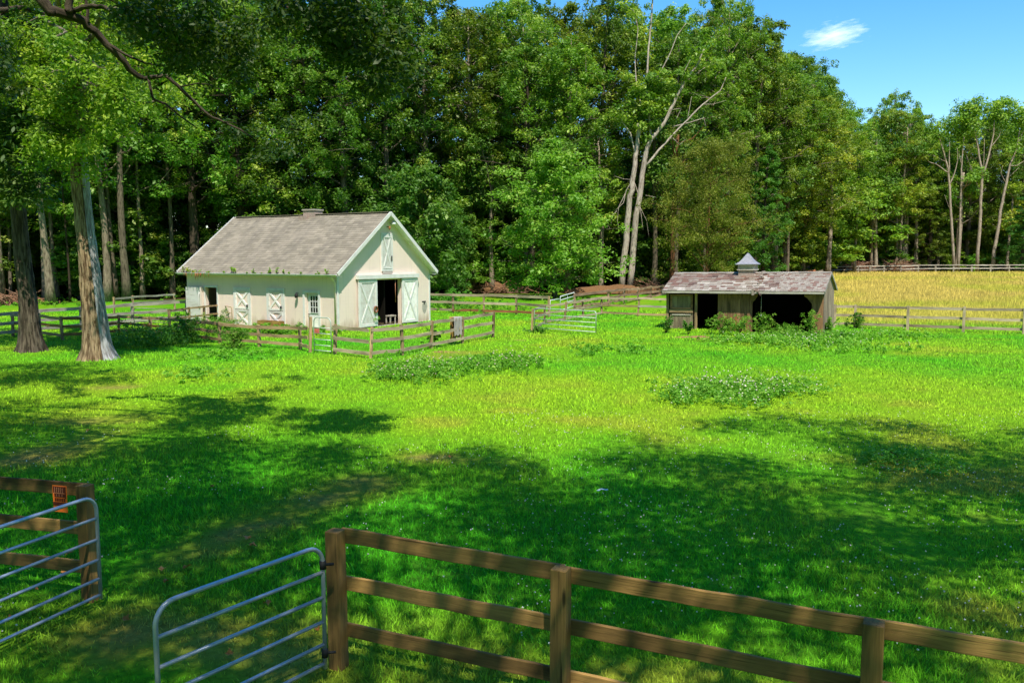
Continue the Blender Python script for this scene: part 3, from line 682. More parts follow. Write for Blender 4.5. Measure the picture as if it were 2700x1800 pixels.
# stable door: left bay, upper and lower leaves
w = MB(); boards(w, 'y', .02, -8.12, -6.84, 1.20, lambda a: 1.98, .33, .012); d_ = w.build('upper_door', M['panel'], shed)
w = MB(); frame(w, -8.12, -6.84, 1.18, 2.0, .10, .03, .006, 'y'); w.build('door_rail', M['board'], d_)
w = MB(); w.box(-8.16, -6.82, -.05, -.012, .99, 1.16); w.build('middle_rail', M['wood_tan'], shed)
w = MB(); boards(w, 'y', .02, -8.14, -6.82, -.28, lambda a: .95, .24, .015); d_ = w.build('lower_door', M['panel'], shed)
w = MB(); w.box(-8.02, -6.95, -.03, .0, .84, .90); w.build('door_rail', M['wood_pale'], d_)
w = MB(); w.box(-8.13, -6.83, -.012, -.0, -.28, .0); w.build('kick_board', M['rustwood'], d_)
w = MB()
for i in range(5): w.beam((-5.0 + .27 * i, -.06, -.2), (-5.0 + .27 * i + .03, -.05, .75 + .12 * random.random()), .10, .02, (0, 1, 0))
w.build('loose_boards', M['rustwood'], shed)
xs0, xs1 = -SL - og, og
def srnd(x_, f):
    k = vnoise(np.array([[x_ * .8, f * 3, 2.]]))[0]; r_ = random.random()
    if x_ > -2.3: return .55 + .25 * random.random() if r_ < .75 else .25
    return np.clip((.42 * r_ + .58 * r_ ** .6) if k > .45 else .55 * r_, 0, 1)
w = MB(); roof_side(w, 1, xs0, -2.3, -oe - .04, SW / 2, z_e + .03, hr + .05, 11, .30, .026, .45, srnd, .012)
roof_side(w, 1, -2.3, xs1, -oe - .04, SW / 2, z_e + .03, hr + .05, 15, .19, .018, .15, srnd, .012)
roof_side(w, -1, xs0, xs1, SW + oe + .04, SW / 2, z_e + .03, hr + .05, 11, .30, .026, .35, srnd, .012)
ro = w.build('roof', M['slates'], shed)
w = MB()
for sgn, ye in ((1, -oe), (-1, SW + oe)):
    for dz, fl in ((-.07, 1), (.005, -1)):
        p = [(xs0, ye, z_e + dz), (xs1, ye, z_e + dz), (xs1, SW / 2, hr + .02 + dz), (xs0, SW / 2, hr + .02 + dz)]
        w.add(p, [(0, 1, 2, 3) if fl * sgn < 0 else (3, 2, 1, 0)])
w.build('roof_deck', M['board'], shed)
w = MB(); w.beam((xs0, -oe - .03, z_e - .045), (xs1, -oe - .03, z_e - .045), .03, .11, (0, 0, 1), 8, .006); w.build('fascia', M['wood_pale'], shed)
for ye in (-oe - .03, SW + oe + .03):
    w = MB(); w.beam((xs1 + .02, ye, z_e - .03), (xs1 + .02, SW / 2, hr + .03), .03, .14); w.build('rake_board', M['wood_silver'], shed)
w = MB(); w.beam((xs0, SW / 2 - .07, hr + .05), (xs1, SW / 2 - .07, hr + .05), .16, .035, (0, -.37, 1), 14, .008); w.beam((xs0, SW / 2 + .07, hr + .05), (xs1, SW / 2 + .07, hr + .05), .16, .035, (0, .37, 1), 14, .008); w.build('ridge_cap', M['wood_silver'], shed)
w = MB()
for i in range(9):
    f = i / 8; w.beam((-3.45 + .10 * sin(i * 2.1), -oe - .05 + (SW / 2 + oe) * f, z_e + .06 + (hr - z_e + .03) * f), (-3.45 + .16 + .10 * sin(i * 3.), -oe + .08 + (SW / 2 + oe) * f, z_e + .10 + (hr - z_e + .03) * f), .16, .03, rnd=random.random())
w.beam((-3.5, -oe - .07, z_e + .12), (-3.46, -oe - .09, z_e - .18), .13, .03); w.beam((-3.25, -oe - .06, z_e + .02), (-3.05, -oe - .08, z_e - .2), .06, .03)
w.build('loose_slates', M['slates'], ro)
# square louvred cupola
cx_, cy_ = -4.28, SW / 2
cp = MB(); cp.box(cx_ - .42, cx_ + .42, cy_ - .42, cy_ + .42, hr - .25, hr + .20); cu = cp.build('cupola', M['brick'], shed)
cp = MB(); cp.box(cx_ - .49, cx_ + .49, cy_ - .49, cy_ + .49, hr + .20, hr + .25); cp.build('cupola_shelf', M['wood_pale'], cu)
cp = MB(); cp.box(cx_ - .40, cx_ + .40, cy_ - .40, cy_ + .40, hr + .25, hr + .50)
for sx in (-1, 1):
    for sy in (-1, 1): cp.box(cx_ + sx * .40 - .045, cx_ + sx * .40 + .045, cy_ + sy * .40 - .045, cy_ + sy * .40 + .045, hr + .25, hr + .50)
for i in range(3):
    cp.box(cx_ - .352, cx_ + .352, cy_ - .425, cy_ - .40, hr + .27 + i * .075, hr + .31 + i * .075); cp.box(cx_ + .40, cx_ + .425, cy_ - .352, cy_ + .352, hr + .27 + i * .075, hr + .31 + i * .075)
cp.build('louvre_box', M['wood_pale'], cu)
cp = MB(); prof = [(.56, .50), (.56, .54), (.40, .65), (.27, .80), (.17, .95), (.09, 1.06), (.07, 1.10), (.02, 1.14)]; V_ = []
for r, z in prof: V_ += [(cx_ + r * a, cy_ + r * b, hr + z) for a, b in ((-1, -1), (1, -1), (1, 1), (-1, 1))]
cp.add(V_, [(i * 4 + j, i * 4 + (j + 1) % 4, i * 4 + 4 + (j + 1) % 4, i * 4 + 4 + j) for i in range(7) for j in range(4)] + [(3, 2, 1, 0), (28, 29, 30, 31)]); cp.build('cupola_roof', M['slate'], cu)
# hanging bulb inside the wide bay
t = local_thing('hanging_bulb', 'small white bulb hanging on a long cord in the wide shed opening', 'light bulb', SC, ST_, (-3.12, -.18, .9))
w = MB(); w.tube([(0, 0, .06), (0.01, 0, 1.2)], .008, 5); w.build('cord', M['wood_pale'], t)
w = MB(); w.lathe([(.01, .07), (.03, .05), (.045, .0), (.03, -.04), (.005, -.05)], (0, 0, 0), 8); w.build('bulb', M['white'], t)

# ------------------------------------------------------------------ fences and gates
def fence(nm, label, posts, rails, pmat, rmat, pw=.12, rh=.14, rt=.035, side=1, hp=1.35, group=None, skip=(), lean=.02, bevel=0., seg=4, wob=.008, flush=True, rmats=None, over=.0):
    posts = [np.array(p, float) for p in posts]; base = posts[0][:3]
    t = thing(nm, label, 'fence', base, 0, group)
    P = [p[:3] for p in posts]; H = [p[3] if len(p) > 3 else hp for p in posts]; HRl = [p[4] if len(p) > 4 else h_ for p, h_ in zip(posts, H)]
    for i, (p, h_) in enumerate(zip(P, H)):
        if i in skip: continue
        d = P[min(i + 1, len(P) - 1)] - P[max(i - 1, 0)]; d[2] = 0; d /= np.linalg.norm(d)
        l = np.array([random.uniform(-lean, lean), random.uniform(-lean, lean), 0]) * h_
        w = MB(); w.beam(p - np.array([0, 0, .25]), p + np.array([0, 0, h_]) + l, pw, pw, d, 5, .004); w.build('post', M[pmat], t, base, bevel)
    for i in range(len(P) - 1):
        d = P[i + 1] - P[i]; d[2] = 0; L = np.linalg.norm(d); d /= L; n_ = np.array([d[1], -d[0], 0]) * side * (pw / 2 + rt / 2 + .003)
        e = d * (over if 1 else 0)
        for k, rz in enumerate(rails):
            a = P[i] + n_ + np.array([0, 0, rz * HRl[i] / hp - rh / 2 + random.uniform(-1, 1) * wob]); b = P[i + 1] + n_ + np.array([0, 0, rz * HRl[i + 1] / hp - rh / 2 + random.uniform(-1, 1) * wob])
            a = a + d * .003; b = b - d * .003
            if i == 0: a = a - e
            if i == len(P) - 2: b = b + e
            mt = (rmats or {}).get((i, k), rmat)
            w = MB(); w.beam(a, b, rt, rh * random.uniform(.94, 1.04), (0, 0, 1), seg, wob * .6); w.build('rail', M[mt], t, base, bevel)
    return t
def gate(nm, label, a, b, zs, hgt, r, mat, posts_extra=(), corner=.22, brace=0, cat='gate', tags=None):
    # a = hinge-side foot, b = free-side foot (xyz); zs = heights of lower bars; the outer frame is one bent pipe
    a = np.array(a, float); b = np.array(b, float); d = b - a; L = np.linalg.norm(d); t = thing(nm, label, cat, a)
    P = lambda s, z: d * s / L + np.array([0, 0, z])
    fr = [P(0, zs[0] - .05), P(0, hgt - corner)] + [P(corner * (1 - cos(q)), hgt - corner + corner * sin(q)) for q in np.linspace(.2, pi / 2, 6)]
    fr += [P(L - corner * (1 - cos(q)), hgt - corner + corner * sin(q)) for q in np.linspace(pi / 2, .2, 6)] + [P(L, hgt - corner), P(L, zs[0] - .05)]
    w = MB(); w.tube(fr, r, 12); w.build('frame', M[mat], t)
    for z in zs:
        w = MB(); w.tube([P(r * .6, z), P(L - r * .6, z)], r * .85, 10); w.build('bar', M[mat], t)
    for f in range(brace):
        s = L * (f + 1) / (brace + 1); w = MB(); w.beam(P(s, zs[0]), P(s, hgt), .03, .008, d); w.build('brace', M[mat], t)
    return t
HP = 1.38
def PT(u, v, h=HP): p = at(u, v, h); return np.array([p[0], p[1], float(terrain(p[0], p[1])), h])
A, B_, C3 = PT(886, 1398), PT(1480, 1491), PT(2305, 1640)
D4 = C3 + (C3 - B_) * .95; D4[3] = HP
fence('paddock_fence', 'dark brown three-rail board fence in the foreground right of the gates', [A, B_, C3, D4], [1.37, .90, .44], 'wood_brown', 'wood_brown', .142, .145, .035, -1, HP, lean=.008, bevel=.006, seg=8, wob=.009)
Ls = PT(224, 1281); Lf = at(0, 1262, HP); Ld = Lf[:2] - Ls[:2]; Ld /= np.linalg.norm(Ld)
pts = [Ls] + [np.array([Ls[0] + Ld[0] * s_, Ls[1] + Ld[1] * s_, 0, HP]) for s_ in (2.4, 4.8)]
fence('paddock_fence', 'dark three-rail board fence at left with orange notice nailed to its top rail', pts, [1.37, .90, .44], 'wood_brown', 'wood_brown', .142, .15, .035, 1, HP, lean=.006, bevel=.006, seg=8, wob=.006)
# foreground tube gates
ZB = [.18, .37, .59, .825, 1.07]; GH = 1.33
def G0(p): return np.array([p[0], p[1], 0.])
ga, gb = G0(at(850, 1436, GH)), G0(at(407, 1596, GH))
gate('tube_gate', 'bluish steel tube gate hinged to the foreground fence post, standing half open', ga, gb, ZB, GH, .0205, 'steel', corner=.17)
t = [o for o in COL.objects if o.name == 'tube_gate'][0]
for z in (.28, 1.14):
    w = MB(); w.tube([np.array([.0, 0, z]), np.array([.10, .02, z])], .014, 6); w.tube([np.array([0, 0, z - .04]), np.array([0, 0, z + .04])], .032, 8); w.build('hinge', M['black'], t)
ga = G0(at(252, 1306, GH)); gl = G0(at(0, 1389, GH)); gd = (gl - ga) / np.linalg.norm(gl - ga)
gate('tube_gate', 'bluish steel tube gate at left edge in front of the orange notice', ga, ga + gd * 3.0, ZB, GH, .0205, 'steel', corner=.17)
# orange notice on the left rail
so_ = np.array([Ls[0], Ls[1], 0]); ld3 = np.array([Ld[0], Ld[1], 0]); nf = np.array([Ld[1], -Ld[0], 0]); nf = nf if nf[1] < 0 else -nf
t = thing('notice_sign', 'orange plastic notice with dark block lettering fixed over the left fence rail', 'sign', so_ + ld3 * .13 + nf * .115 + np.array([0, 0, 1.40]))
def SQ(mb, a0, a1, c0, c1, d=.0):
    p = [ld3 * a + nf * d + np.array([0, 0, z]) for a, z in ((a1, c0), (a0, c0), (a0, c1), (a1, c1))]; q = [x_ - nf * .003 for x_ in p]
    mb.add(p + q, [(0, 1, 2, 3), (7, 6, 5, 4), (0, 4, 5, 1), (1, 5, 6, 2), (2, 6, 7, 3), (3, 7, 4, 0)])
w = MB(); SQ(w, .02, .215, -.31, .0); w.build('board', M['orange'], t)
w = MB(); SQ(w, .04, .205, -.085, -.012, .004); SQ(w, .04, .19, -.135, -.095, .004); SQ(w, .03, .035 + .01, -.15, -.01, .004); SQ(w, .02, .215, -.235, -.195, .004)
for k in range(5): SQ(w, .045 + .03 * k, .066 + .03 * k, -.185, -.148, .004)
w.build('lettering', M['ink'], t)
w = MB()
for a in (.073, .10, .125, .15, .178): SQ(w, a, a + .004, -.082, -.02 - .01 * (a < .1), .007)
for a in (.08, .12, .155): SQ(w, a, a + .004, -.13, -.10, .007)
SQ(w, .05, .20, -.090, -.087, .007); w.build('letter_gaps', M['cream'], t)

# barnyard fence in front of the barn
def GP(u, v, h=1.27): p = ground(u, v); return np.array([*p, h])
BF = [GP(34, 887, 1.18), GP(107, 890, 1.16), GP(165, 897, 1.16), GP(238, 892, 1.1), GP(313, 882, 1.02), GP(396, 884, .96), GP(488, 893, .98), GP(580, 905, 1.0), GP(685, 914, .99), GP(792, 921, 1.0)]
gpost = np.array([*GP(817, 929, 1.50), 1.12])
fence('barnyard_fence', 'brown three-rail fence running from behind the two big trunks to the small barnyard gate', BF + [gpost], [1.2, .78, .36], 'wood_tan', 'wood_tan', .11, .14, .03, 1, 1.22, lean=.05, wob=.03, rmats={(0, 0): 'wood_silver', (1, 1): 'wood_brown', (2, 0): 'wood_brown', (2, 1): 'wood_brown', (2, 2): 'wood_brown', (3, 0): 'wood_brown', (3, 1): 'wood_brown', (3, 2): 'wood_brown', (4, 1): 'wood_brown', (5, 1): 'wood_brown'})
BF2 = [GP(882, 934, 1.24), GP(977, 945, 1.25), GP(1062, 936, 1.25), GP(1136, 920, 1.25), GP(1219, 905, 1.26), GP(1299, 889, 1.28)]
fence('barnyard_fence', 'weathered three-rail fence bending round the front of the barn with fabric hung on it', BF2, [1.22, .76, .30], 'wood_tan', 'wood_grey', .11, .14, .03, 1, 1.25, lean=.06, wob=.03)
a_, b_ = G0(GP(829, 930)), G0(GP(874, 934))
gate('walk_gate', 'narrow pale tube gate with arched top and a pink tag near the barn corner', a_, b_, [.12, .34, .58, .83, 1.07], 1.50, .022, 'green_steel', corner=.22)
gd = (b_ - a_) / np.linalg.norm(b_ - a_); gn = np.array([gd[1], -gd[0], 0])
t = thing('gate_tag', 'small faded pink rectangular tag wired on the narrow walk gate', 'sign', a_ + gd * .06 + gn * .03 + np.array([0, 0, .84]))
w = MB(); w.beam(gd * 0 + np.array([0, 0, .10]), gd * .30 + np.array([0, 0, .10]), .006, .20); o = w.build('tag_panel', M['pink'], t)
w = MB(); w.beam(gd * .05 + gn * .005 + np.array([0, 0, .12]), gd * .22 + gn * .005 + np.array([0, 0, .13]), .004, .03); w.beam(gd * .07 + gn * .005 + np.array([0, 0, .07]), gd * .25 + gn * .005 + np.array([0, 0, .06]), .004, .02); w.build('tag_print', M['orange'], t)
# fabric thrown over the rail
pa = BF2[3][:3] * .15 + BF2[4][:3] * .85; fd = BF2[4][:3] - BF2[3][:3]; fd[2] = 0; fd /= np.linalg.norm(fd); fn = np.array([fd[1], -fd[0], 0])
pa = pa - fd * .12
def drape(name, base, wid, dr, mat, fold=.03):
    w = MB(); V_ = []; nx_, nz_ = 13, 12
    for j in range(nz_):
        f = j / (nz_ - 1)
        for i in range(nx_):
            a = (i / (nx_ - 1) - .5) * wid * (1 + .10 * sin(f * 3)); 
            if f < .25: q = -.06 + .16 * (f / .25); z = 1.25 + .02
            else: q = .10 + .02 * sin(i * 1.9) * (f); z = 1.25 - dr * (f - .25) / .75 * (1 + .06 * sin(i * 1.1 + 2)) 
            V_.append(base + fd * a + fn * (q + fold * sin(i * 1.3) * f) + np.array([0, 0, z]))
    w.add(V_, [(j * nx_ + i, j * nx_ + i + 1, (j + 1) * nx_ + i + 1, (j + 1) * nx_ + i) for j in range(nz_ - 1) for i in range(nx_ - 1)], None, None, True)
    return w.build(name, mat)
tag(drape('hanging_blanket', pa, .62, .80, M['cloth']), 'pale grey horse blanket draped over the barnyard fence rail', 'blanket')
o = drape('hanging_sack', pa - fd * .02 - fn * .16, .8, .95, M['wood_brown'], .05); tag(o, 'dark brown torn sheet hanging behind the pale grey blanket', 'sheet')

# back pen fence left of the barn
def PZ(u, v, z): p = at(u, v, z); return np.array([p[0], p[1], float(terrain(p[0], p[1])), z])
PF = [PZ(-40, 824, 1.3), PZ(103, 815, 1.3), PZ(212, 808, 1.3), PZ(346, 799, 1.3), PZ(491, 791, 1.3)]
fence('pen_fence', 'silvery grey board fence behind the two big trunks ending at the barn wall', PF, [1.28, .80, .36], 'wood_silver', 'wood_silver', .11, .16, .035, 1, 1.3, lean=.02, wob=.03)
PF = [PZ(300, 800, 1.25), PZ(350, 796, 1.25), PZ(460, 788, 1.25)]
for p in PF: p[:2] *= 1.16
fence('pen_fence', 'farther low plank fence seen behind the silvery pen fence', PF, [1.2, .75], 'wood_tan', 'wood_silver', .11, .13, .03, 1, 1.25, lean=.03, wob=.03)
PF = [PZ(446, 815, 1.2), PZ(498, 810, 1.2), PZ(537, 806, 1.2), PZ(574, 801, 1.2)]
fence('pen_fence', 'short tan pen fence leading to the open stall door of the barn', PF, [1.18, .70, .3], 'wood_tan', 'wood_tan', .11, .10, .03, 1, 1.2, lean=.02, wob=.02)
a_ = PZ(574, 803, 1.1); b_ = PZ(611, 812, 1.05); gate('pen_gate', 'tan rusty tube gate leaning beside the left X braced stall door', G0(a_), G0(b_), [.1, .42, .75], 1.1, .022, 'wood_tan', corner=.18)
a_ = PZ(352, 812, 1.15); b_ = PZ(446, 815, 1.15); gate('pen_gate', 'thin grey tube gate with rounded corner between the pen fences', G0(a_), G0(b_), [.15, .4, .65, .9], 1.15, .02, 'wood_silver', corner=.2)
a_, b_ = ground(282, 868), ground(430, 850)
t = thing('fallen_plank', 'long pale bowed plank lying in the pen beside the fence', 'plank', a_)
w = MB(); w.beam(np.array([0, 0, .25]), b_ - a_ + np.array([0, 0, .30]), .05, .16, seg=4, wob=.02); w.build('plank', M['wood_pale'], t)
w = MB(); w.beam(np.array([0, 0, -.05]), np.array([0, 0, .2]), .12, .12); w.build('block', M['wood_tan'], t)
# fence behind barn to the right
RF = [PZ(1100, 771, 1.42), PZ(1194, 773, 1.42), PZ(1276, 775, 1.42), PZ(1362, 776, 1.42), PZ(1448, 780, 1.42)]
fence('back_fence', 'straight tan three-rail fence behind the barn ending at white gate gap', RF, [1.40, .86, .33], 'wood_tan', 'wood_grey', .12, .17, .035, 1, 1.42, lean=.02, wob=.02, rmats={(1, 2): 'rustwood', (2, 2): 'rustwood', (3, 2): 'rustwood'})
RF = [PZ(1478, 782, 1.25), PZ(1515, 787, 1.3), PZ(1542, 796, 1.3), PZ(1590, 791, 1.3), PZ(1682, 792, 1.3), PZ(1768, 793, 1.3)]
RF[0] = GP(1402, 872, 1.2); RF[1] = GP(1436, 853, 1.15); RF[2] = GP(1488, 846, 1.2); RF[3] = GP(1538, 838, 1.25); RF[4] = GP(1586, 830, 1.25); RF[5] = GP(1682, 834, 1.3); RF.append(GP(1775, 836, 1.3))
fence('cross_fence', 'grey tan three-rail fence from the tube gate to left side of the shed', RF, [1.22, .74, .22], 'wood_tan', 'wood_grey', .11, .13, .03, 1, 1.25, lean=.10, wob=.03, rmats={(5, 1): 'wood_silver', (4, 2): 'wood_tan', (5, 2): 'wood_tan', (4, 1): 'wood_tan'})
def QP(u, vb, vt, y): p = dep(u, vb, y); q = dep(u, vt, y); return np.array([*p, q[2] - p[2]])
UF = [QP(1515, 812, 773, 63), QP(1604, 799, 763, 67), QP(1646, 794, 759, 71), QP(1682, 789, 757, 76), QP(1716, 783, 753, 81), QP(1747, 778, 750, 86), QP(1800, 772, 746, 92)]
fence('upper_fence', 'pinkish two-rail fence climbing toward the wood left of the shed', UF, [1.2, .66, .2], 'wood_rose', 'wood_rose', .13, .19, .04, 1, 1.25, lean=.04, wob=.05, over=.1)
a_ = QP(1477, 822, 786, 61); b_ = QP(1514, 810, 774, 63); g_ = gate('rail_gate', 'white painted tube gate frame standing at left end of the pinkish fence', a_[:3], b_[:3], [.1, .55, .85], 1.12, .035, 'white_steel', corner=.06, brace=1)
a_ = PZ(1450, 792, 1.0); b_ = QP(1476, 822, 791, 61); t = thing('gate_bar', 'single white horizontal pole closing the gap beside white gate', 'pole', a_[:3])
w = MB(); w.tube([np.array([0, 0, 1.0]), b_[:3] - a_[:3] + np.array([0, 0, .95])], .035, 8); w.build('pole', M['white_steel'], t); w = MB(); w.tube([np.array([0, 0, -.1]), np.array([0, 0, 1.05])], .04, 8); w.build('upright', M['white_steel'], t)
a_, b_ = GP(1409, 871), GP(1571, 883); gate('tube_gate', 'long pale green-grey tube gate standing open across the middle of the lawn', G0(a_), G0(b_), [.16, .40, .64, .88], 1.22, .026, 'green_steel', corner=.14)
# right paddock fence
RP = [PT(2202, 803, 1.32), PT(2256, 803, 1.32), PT(2396, 806, 1.34), PT(2543, 809, 1.36), PT(2703, 812, 1.36), PT(2870, 815, 1.36)]
fence('meadow_fence', 'grey three-rail fence between green lawn and golden meadow right of the shed', RP, [1.31, .80, .32], 'wood_grey', 'wood_grey', .13, .145, .035, -1, 1.36, lean=.015, wob=.02)
FF = [QP(u, v, v - 19.5, 138) for u, v in ((2182, 722), (2207, 721.5), (2232, 721), (2262, 720.5), (2293, 720), (2330, 719.5), (2374, 719), (2420, 718), (2466, 717.5), (2513, 717), (2561, 717), (2611, 717), (2660, 717), (2710, 717))]
fence('far_fence', 'pale two-rail fence along far edge of golden meadow', FF, [1.22, .70], 'wood_silver', 'wood_pale', .22, .16, .05, 1, 1.22, lean=.02, wob=.03)
FF = [QP(u, v, v - 17, y_) for u, v, y_ in ((2180, 723, 137), (2150, 726, 128), (2115, 729, 120), (2075, 733, 112), (2030, 738, 105))]
fence('far_fence', 'dark shaded rail fence running down behind the shed roof', FF, [1.0, .5], 'wood_brown', 'board', .16, .15, .05, 1, 1.1, lean=.03, wob=.03)

# ------------------------------------------------------------------ trees
WHITE = (1, 1, 1)
def crown_obj(C, R, per, size, mat, parent, name='crown', **kw):
    V, Fc, r = clump_leaves(C, R, per, size, **kw)
    return arrays(name, V, Fc, r, M[mat], parent)
# --- forest kinds (built once, then copied)
pr_round = lambda t: max(.25, sin(pi * (.10 + .84 * t)) ** .6)
pr_high = lambda t: max(.2, sin(pi * (.22 + .74 * t)) ** .6)
pr_low = lambda t: max(.15, (1 - t) ** .55 * (.75 + .25 * min(1, t * 6)))
KIND = {}
def kind(key, seed, H, base, R, r0, nl, per, size, leaf, bark, prof=None, **kw):
    ck = {k: kw.pop(k) for k in ('flat', 'up', 'droop', 'wr') if k in kw}
    t = thing('forest_tree', 'x', 'tree', (0, -500, 0)); tr_, C_, R_ = tree_shape(seed, H, base, R, r0, nl, prof=prof, sub=kw.pop('sub', 6), **kw)
    tr_.build('trunk', M[bark], t); crown_obj(C_, R_, per, size, leaf, t, **ck); KIND[key] = [t, H, False]
kind('a', 1, 30, 6.5, 5.6, .42, 40, 92, .27, 'leaf_forest', 'bark_grey', cl=.145, flat=.8)
kind('b', 2, 30, 3.5, 5.2, .40, 44, 90, .27, 'leaf_forest', 'bark_grey', pr_round, cl=.145, flat=.8)
kind('c', 3, 30, 13, 5.4, .42, 32, 95, .26, 'leaf_forest', 'bark_pale', pr_high, cl=.14, rise=.6, flat=.8)
kind('d', 4, 30, 9, 6.2, .45, 38, 95, .28, 'leaf_forest', 'bark_dark', pr_high, cl=.145, rise=.5, flat=.8)
kind('e', 5, 30, 1.5, 5.0, .38, 46, 88, .28, 'leaf_forest', 'bark_dark', pr_low, cl=.15, flat=.8)
kind('m', 6, 15, .8, 5.9, .22, 46, 95, .27, 'leaf_maple', 'bark_grey', lambda t: max(.12, (1 - t ** 1.6) ** .8 * min(1, .72 + t)), cl=.19, rise=.25)
kind('y', 7, 15, 1.8, 6.2, .22, 50, 120, .19, 'leaf_gold', 'bark_rust', lambda t: max(.2, sin(pi * (.2 + .74 * t)) ** .6), cl=.19, rise=.5, up=.4)
kind('s', 8, 6, .2, 2.4, .07, 22, 70, .24, 'leaf_maple', 'bark_dark', pr_round, cl=.28)
kind('u', 9, 10, .8, 3.2, .12, 28, 80, .30, 'leaf_forest', 'bark_dark', pr_round, cl=.26)
def plant(key, x, y, H, label, group, tint=WHITE, sxy=1., nm=None, cat='tree', rz=None):
    t, H0, used = KIND[key]; z = float(terrain(x, y)); s = H / H0
    rz = random.random() * 6.28 if rz is None else rz
    r = dup(t, (x, y, z - .05), rz, label, group, (s * sxy, s * sxy, s), tint)
    r.name = nm or 'forest_tree'; r['category'] = cat
    return r
# skyline heights by image column
SKY = [(-400, -60), (900, -60), (1150, -50), (1230, 25), (1300, -20), (1380, -60), (1430, 30), (1500, 15), (1540, -30), (1600, -20), (1700, 0), (1780, 8), (1850, 5), (1950, 20), (2020, 55), (2100, 110), (2180, 195), (2215, 265), (2250, 290), (2290, 250), (2340, 238), (2400, 290), (2440, 345), (2480, 320), (2530, 275), (2600, 260), (2700, 260), (2800, 255), (3300, 255)]
def skyv(u): return np.interp(u, [a for a, b in SKY], [b for a, b in SKY])
def region(u):
    if u < 430: return 'left of the barn'
    if u < 1160: return 'behind the barn roof'
    if u < 1760: return 'between barn and shed'
    if u < 2180: return 'behind the shed'
    return 'beyond the golden meadow'
def tint_of(u):
    b = random.uniform(.62, 1.35); w_ = random.random()
    if u < 430: base = (1.3, 1.2, 1.0)
    elif u < 1160: base = (1.0, 1.0, .85)
    elif u < 1700: base = (1.25, 1.12, .85)
    else: base = (1.5, 1.28, .9)
    return (base[0] * b * (1 + .45 * (w_ - .4)), base[1] * b, base[2] * b * (1 - .2 * w_))
rows = [(0, 5.2, 'front'), (6.5, 5.6, 'second'), (14, 6.5, 'deep'), (23, 7.5, 'deep')]
for ri, (off, sp, rn) in enumerate(rows):
    x = EX[1] - 14 + ri * 2.1
    while x < EX[-2] + 30:
        xx = x + random.uniform(-1, 1); yy = edge(xx) + off + random.uniform(-1.5, 1.5); u = 1350 + F * xx / yy
        slope = (edge(x + 1) - edge(x)); x += sp / sqrt(1 + slope * slope) * random.uniform(.85, 1.15)
        Z = 4 + (676 - skyv(u)) * yy / F - float(terrain(xx, yy)); H = Z * random.uniform(.90, 1.03)
        if ri == 0:
            H *= random.uniform(.86, 1.0); key = random.choice('bdbac' if u < 1900 else 'abdcb')
            if u < 440: key = random.choice('cdb')
            if 1560 < u < 1720 : continue
            if 2470 < u < 2720: continue
            if 2400 < u: key = random.choice('bce'); H *= .7
        elif ri == 1: key = random.choice('abdd')
        else: key = random.choice('abbe')
        if 1990 < u < 2330: H *= .90
        H = min(max(H, 17), 38)
        reg = region(u)
        lab = {'front': 'tall leafy tree at front of the wood ', 'second': 'leafy tree in the second rank of the wood ', 'deep': 'dark leafy tree deep in the wood '}[rn] + reg
        plant(key, xx, yy, H, lab, rn + ' trees ' + reg, tint_of(u), random.uniform(.9, 1.2) * min(1.25, 30 / H))
# understory along the edge
for i in range(150):
    xx = random.uniform(EX[1] - 8, EX[-2] + 12); yy = edge(xx) + random.uniform(-1., 10); u = 1350 + F * xx / yy
    if u < 430 and random.random() < .30: yy += 10
    if 1540 < u < 1800 and random.random() < .6: continue
    if u > 2330: yy += 4
    key = random.choice('uus'); H = random.uniform(5, 12) if key == 'u' else random.uniform(2.5, 5)
    plant(key, xx, yy, H, ('slender young understory tree ' if key == 'u' else 'low leafy bush at the foot of the wood ') + region(u), ('saplings ' if key == 'u' else 'bushes ') + region(u), tint_of(u), random.uniform(.9, 1.5), 'young_tree' if key == 'u' else 'woodland_bush', 'tree' if key == 'u' else 'bush')
# the far-off interior of the wood
C_ = []
for off, n_, zt in ((30, 2200, 17), (36, 2600, 20), (16, 900, 5)):
    xx = RG.uniform(EX[0] - 60, EX[-1] + 20, n_); C_.append(np.stack([xx, edge(xx) + off + RG.uniform(-2, 3, n_), RG.random(n_) * zt], 1))
C_ = np.concatenate(C_); V_, F_, r_ = clump_leaves(C_, RG.uniform(1.2, 2.2, len(C_)), 42, 1.0, wr=.7)
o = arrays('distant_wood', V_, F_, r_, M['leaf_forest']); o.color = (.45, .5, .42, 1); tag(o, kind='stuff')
# named single trees
def px(u, y): return (u - 1350) / F * y
def single(key, u, y, H, label, tint, sxy=1., nm='tree'): return plant(key, px(u, y), y, H, label, None, tint, sxy, nm)
single('m', 1462, 80, 15.2, 'bright green maple with dense foliage to the ground right of the barn', (1.45, 1.2, .9), 1.05, 'maple_tree')
single('y', 1862, 84, 14.8, 'yellowing brown tree with fine leaves behind the left half of the shed', (.82, 1.0, .9), .80, 'yellowing_tree')
single('e', 2010, 101, 17, 'smooth deep green tree right behind the shed cupola', (.75, 1.0, .8), 1.2, 'green_tree')
single('u', 2150, 134, 17, 'yellow green young tree at right of the shed behind the dark rail fence', (1.7, 1.45, .9), 1.3, 'young_tree')
single('u', 2240, 145, 16, 'light green bushy tree above the left brush pile', (1.6, 1.5, 1.), 1.5, 'young_tree')
single('e', 2690, 140, 14, 'dark green rounded tree at the right edge beyond the far fence', (.6, .9, .8), 1.6, 'green_tree')
single('u', 1120, 78, 12, 'green small tree rising just right of the barn gable', (.85, .9, .8), 1.0, 'young_tree')
single('d', 1400, 92, 27, 'leaning tree with forked bare trunk above the bright maple', (1.2, 1.15, .9), 1.1, 'forked_tree')
single('m', 1180, 88, 10.5, 'pale green shrubby tree behind right end of barn roof', (.62, .7, .6), .7, 'maple_tree')
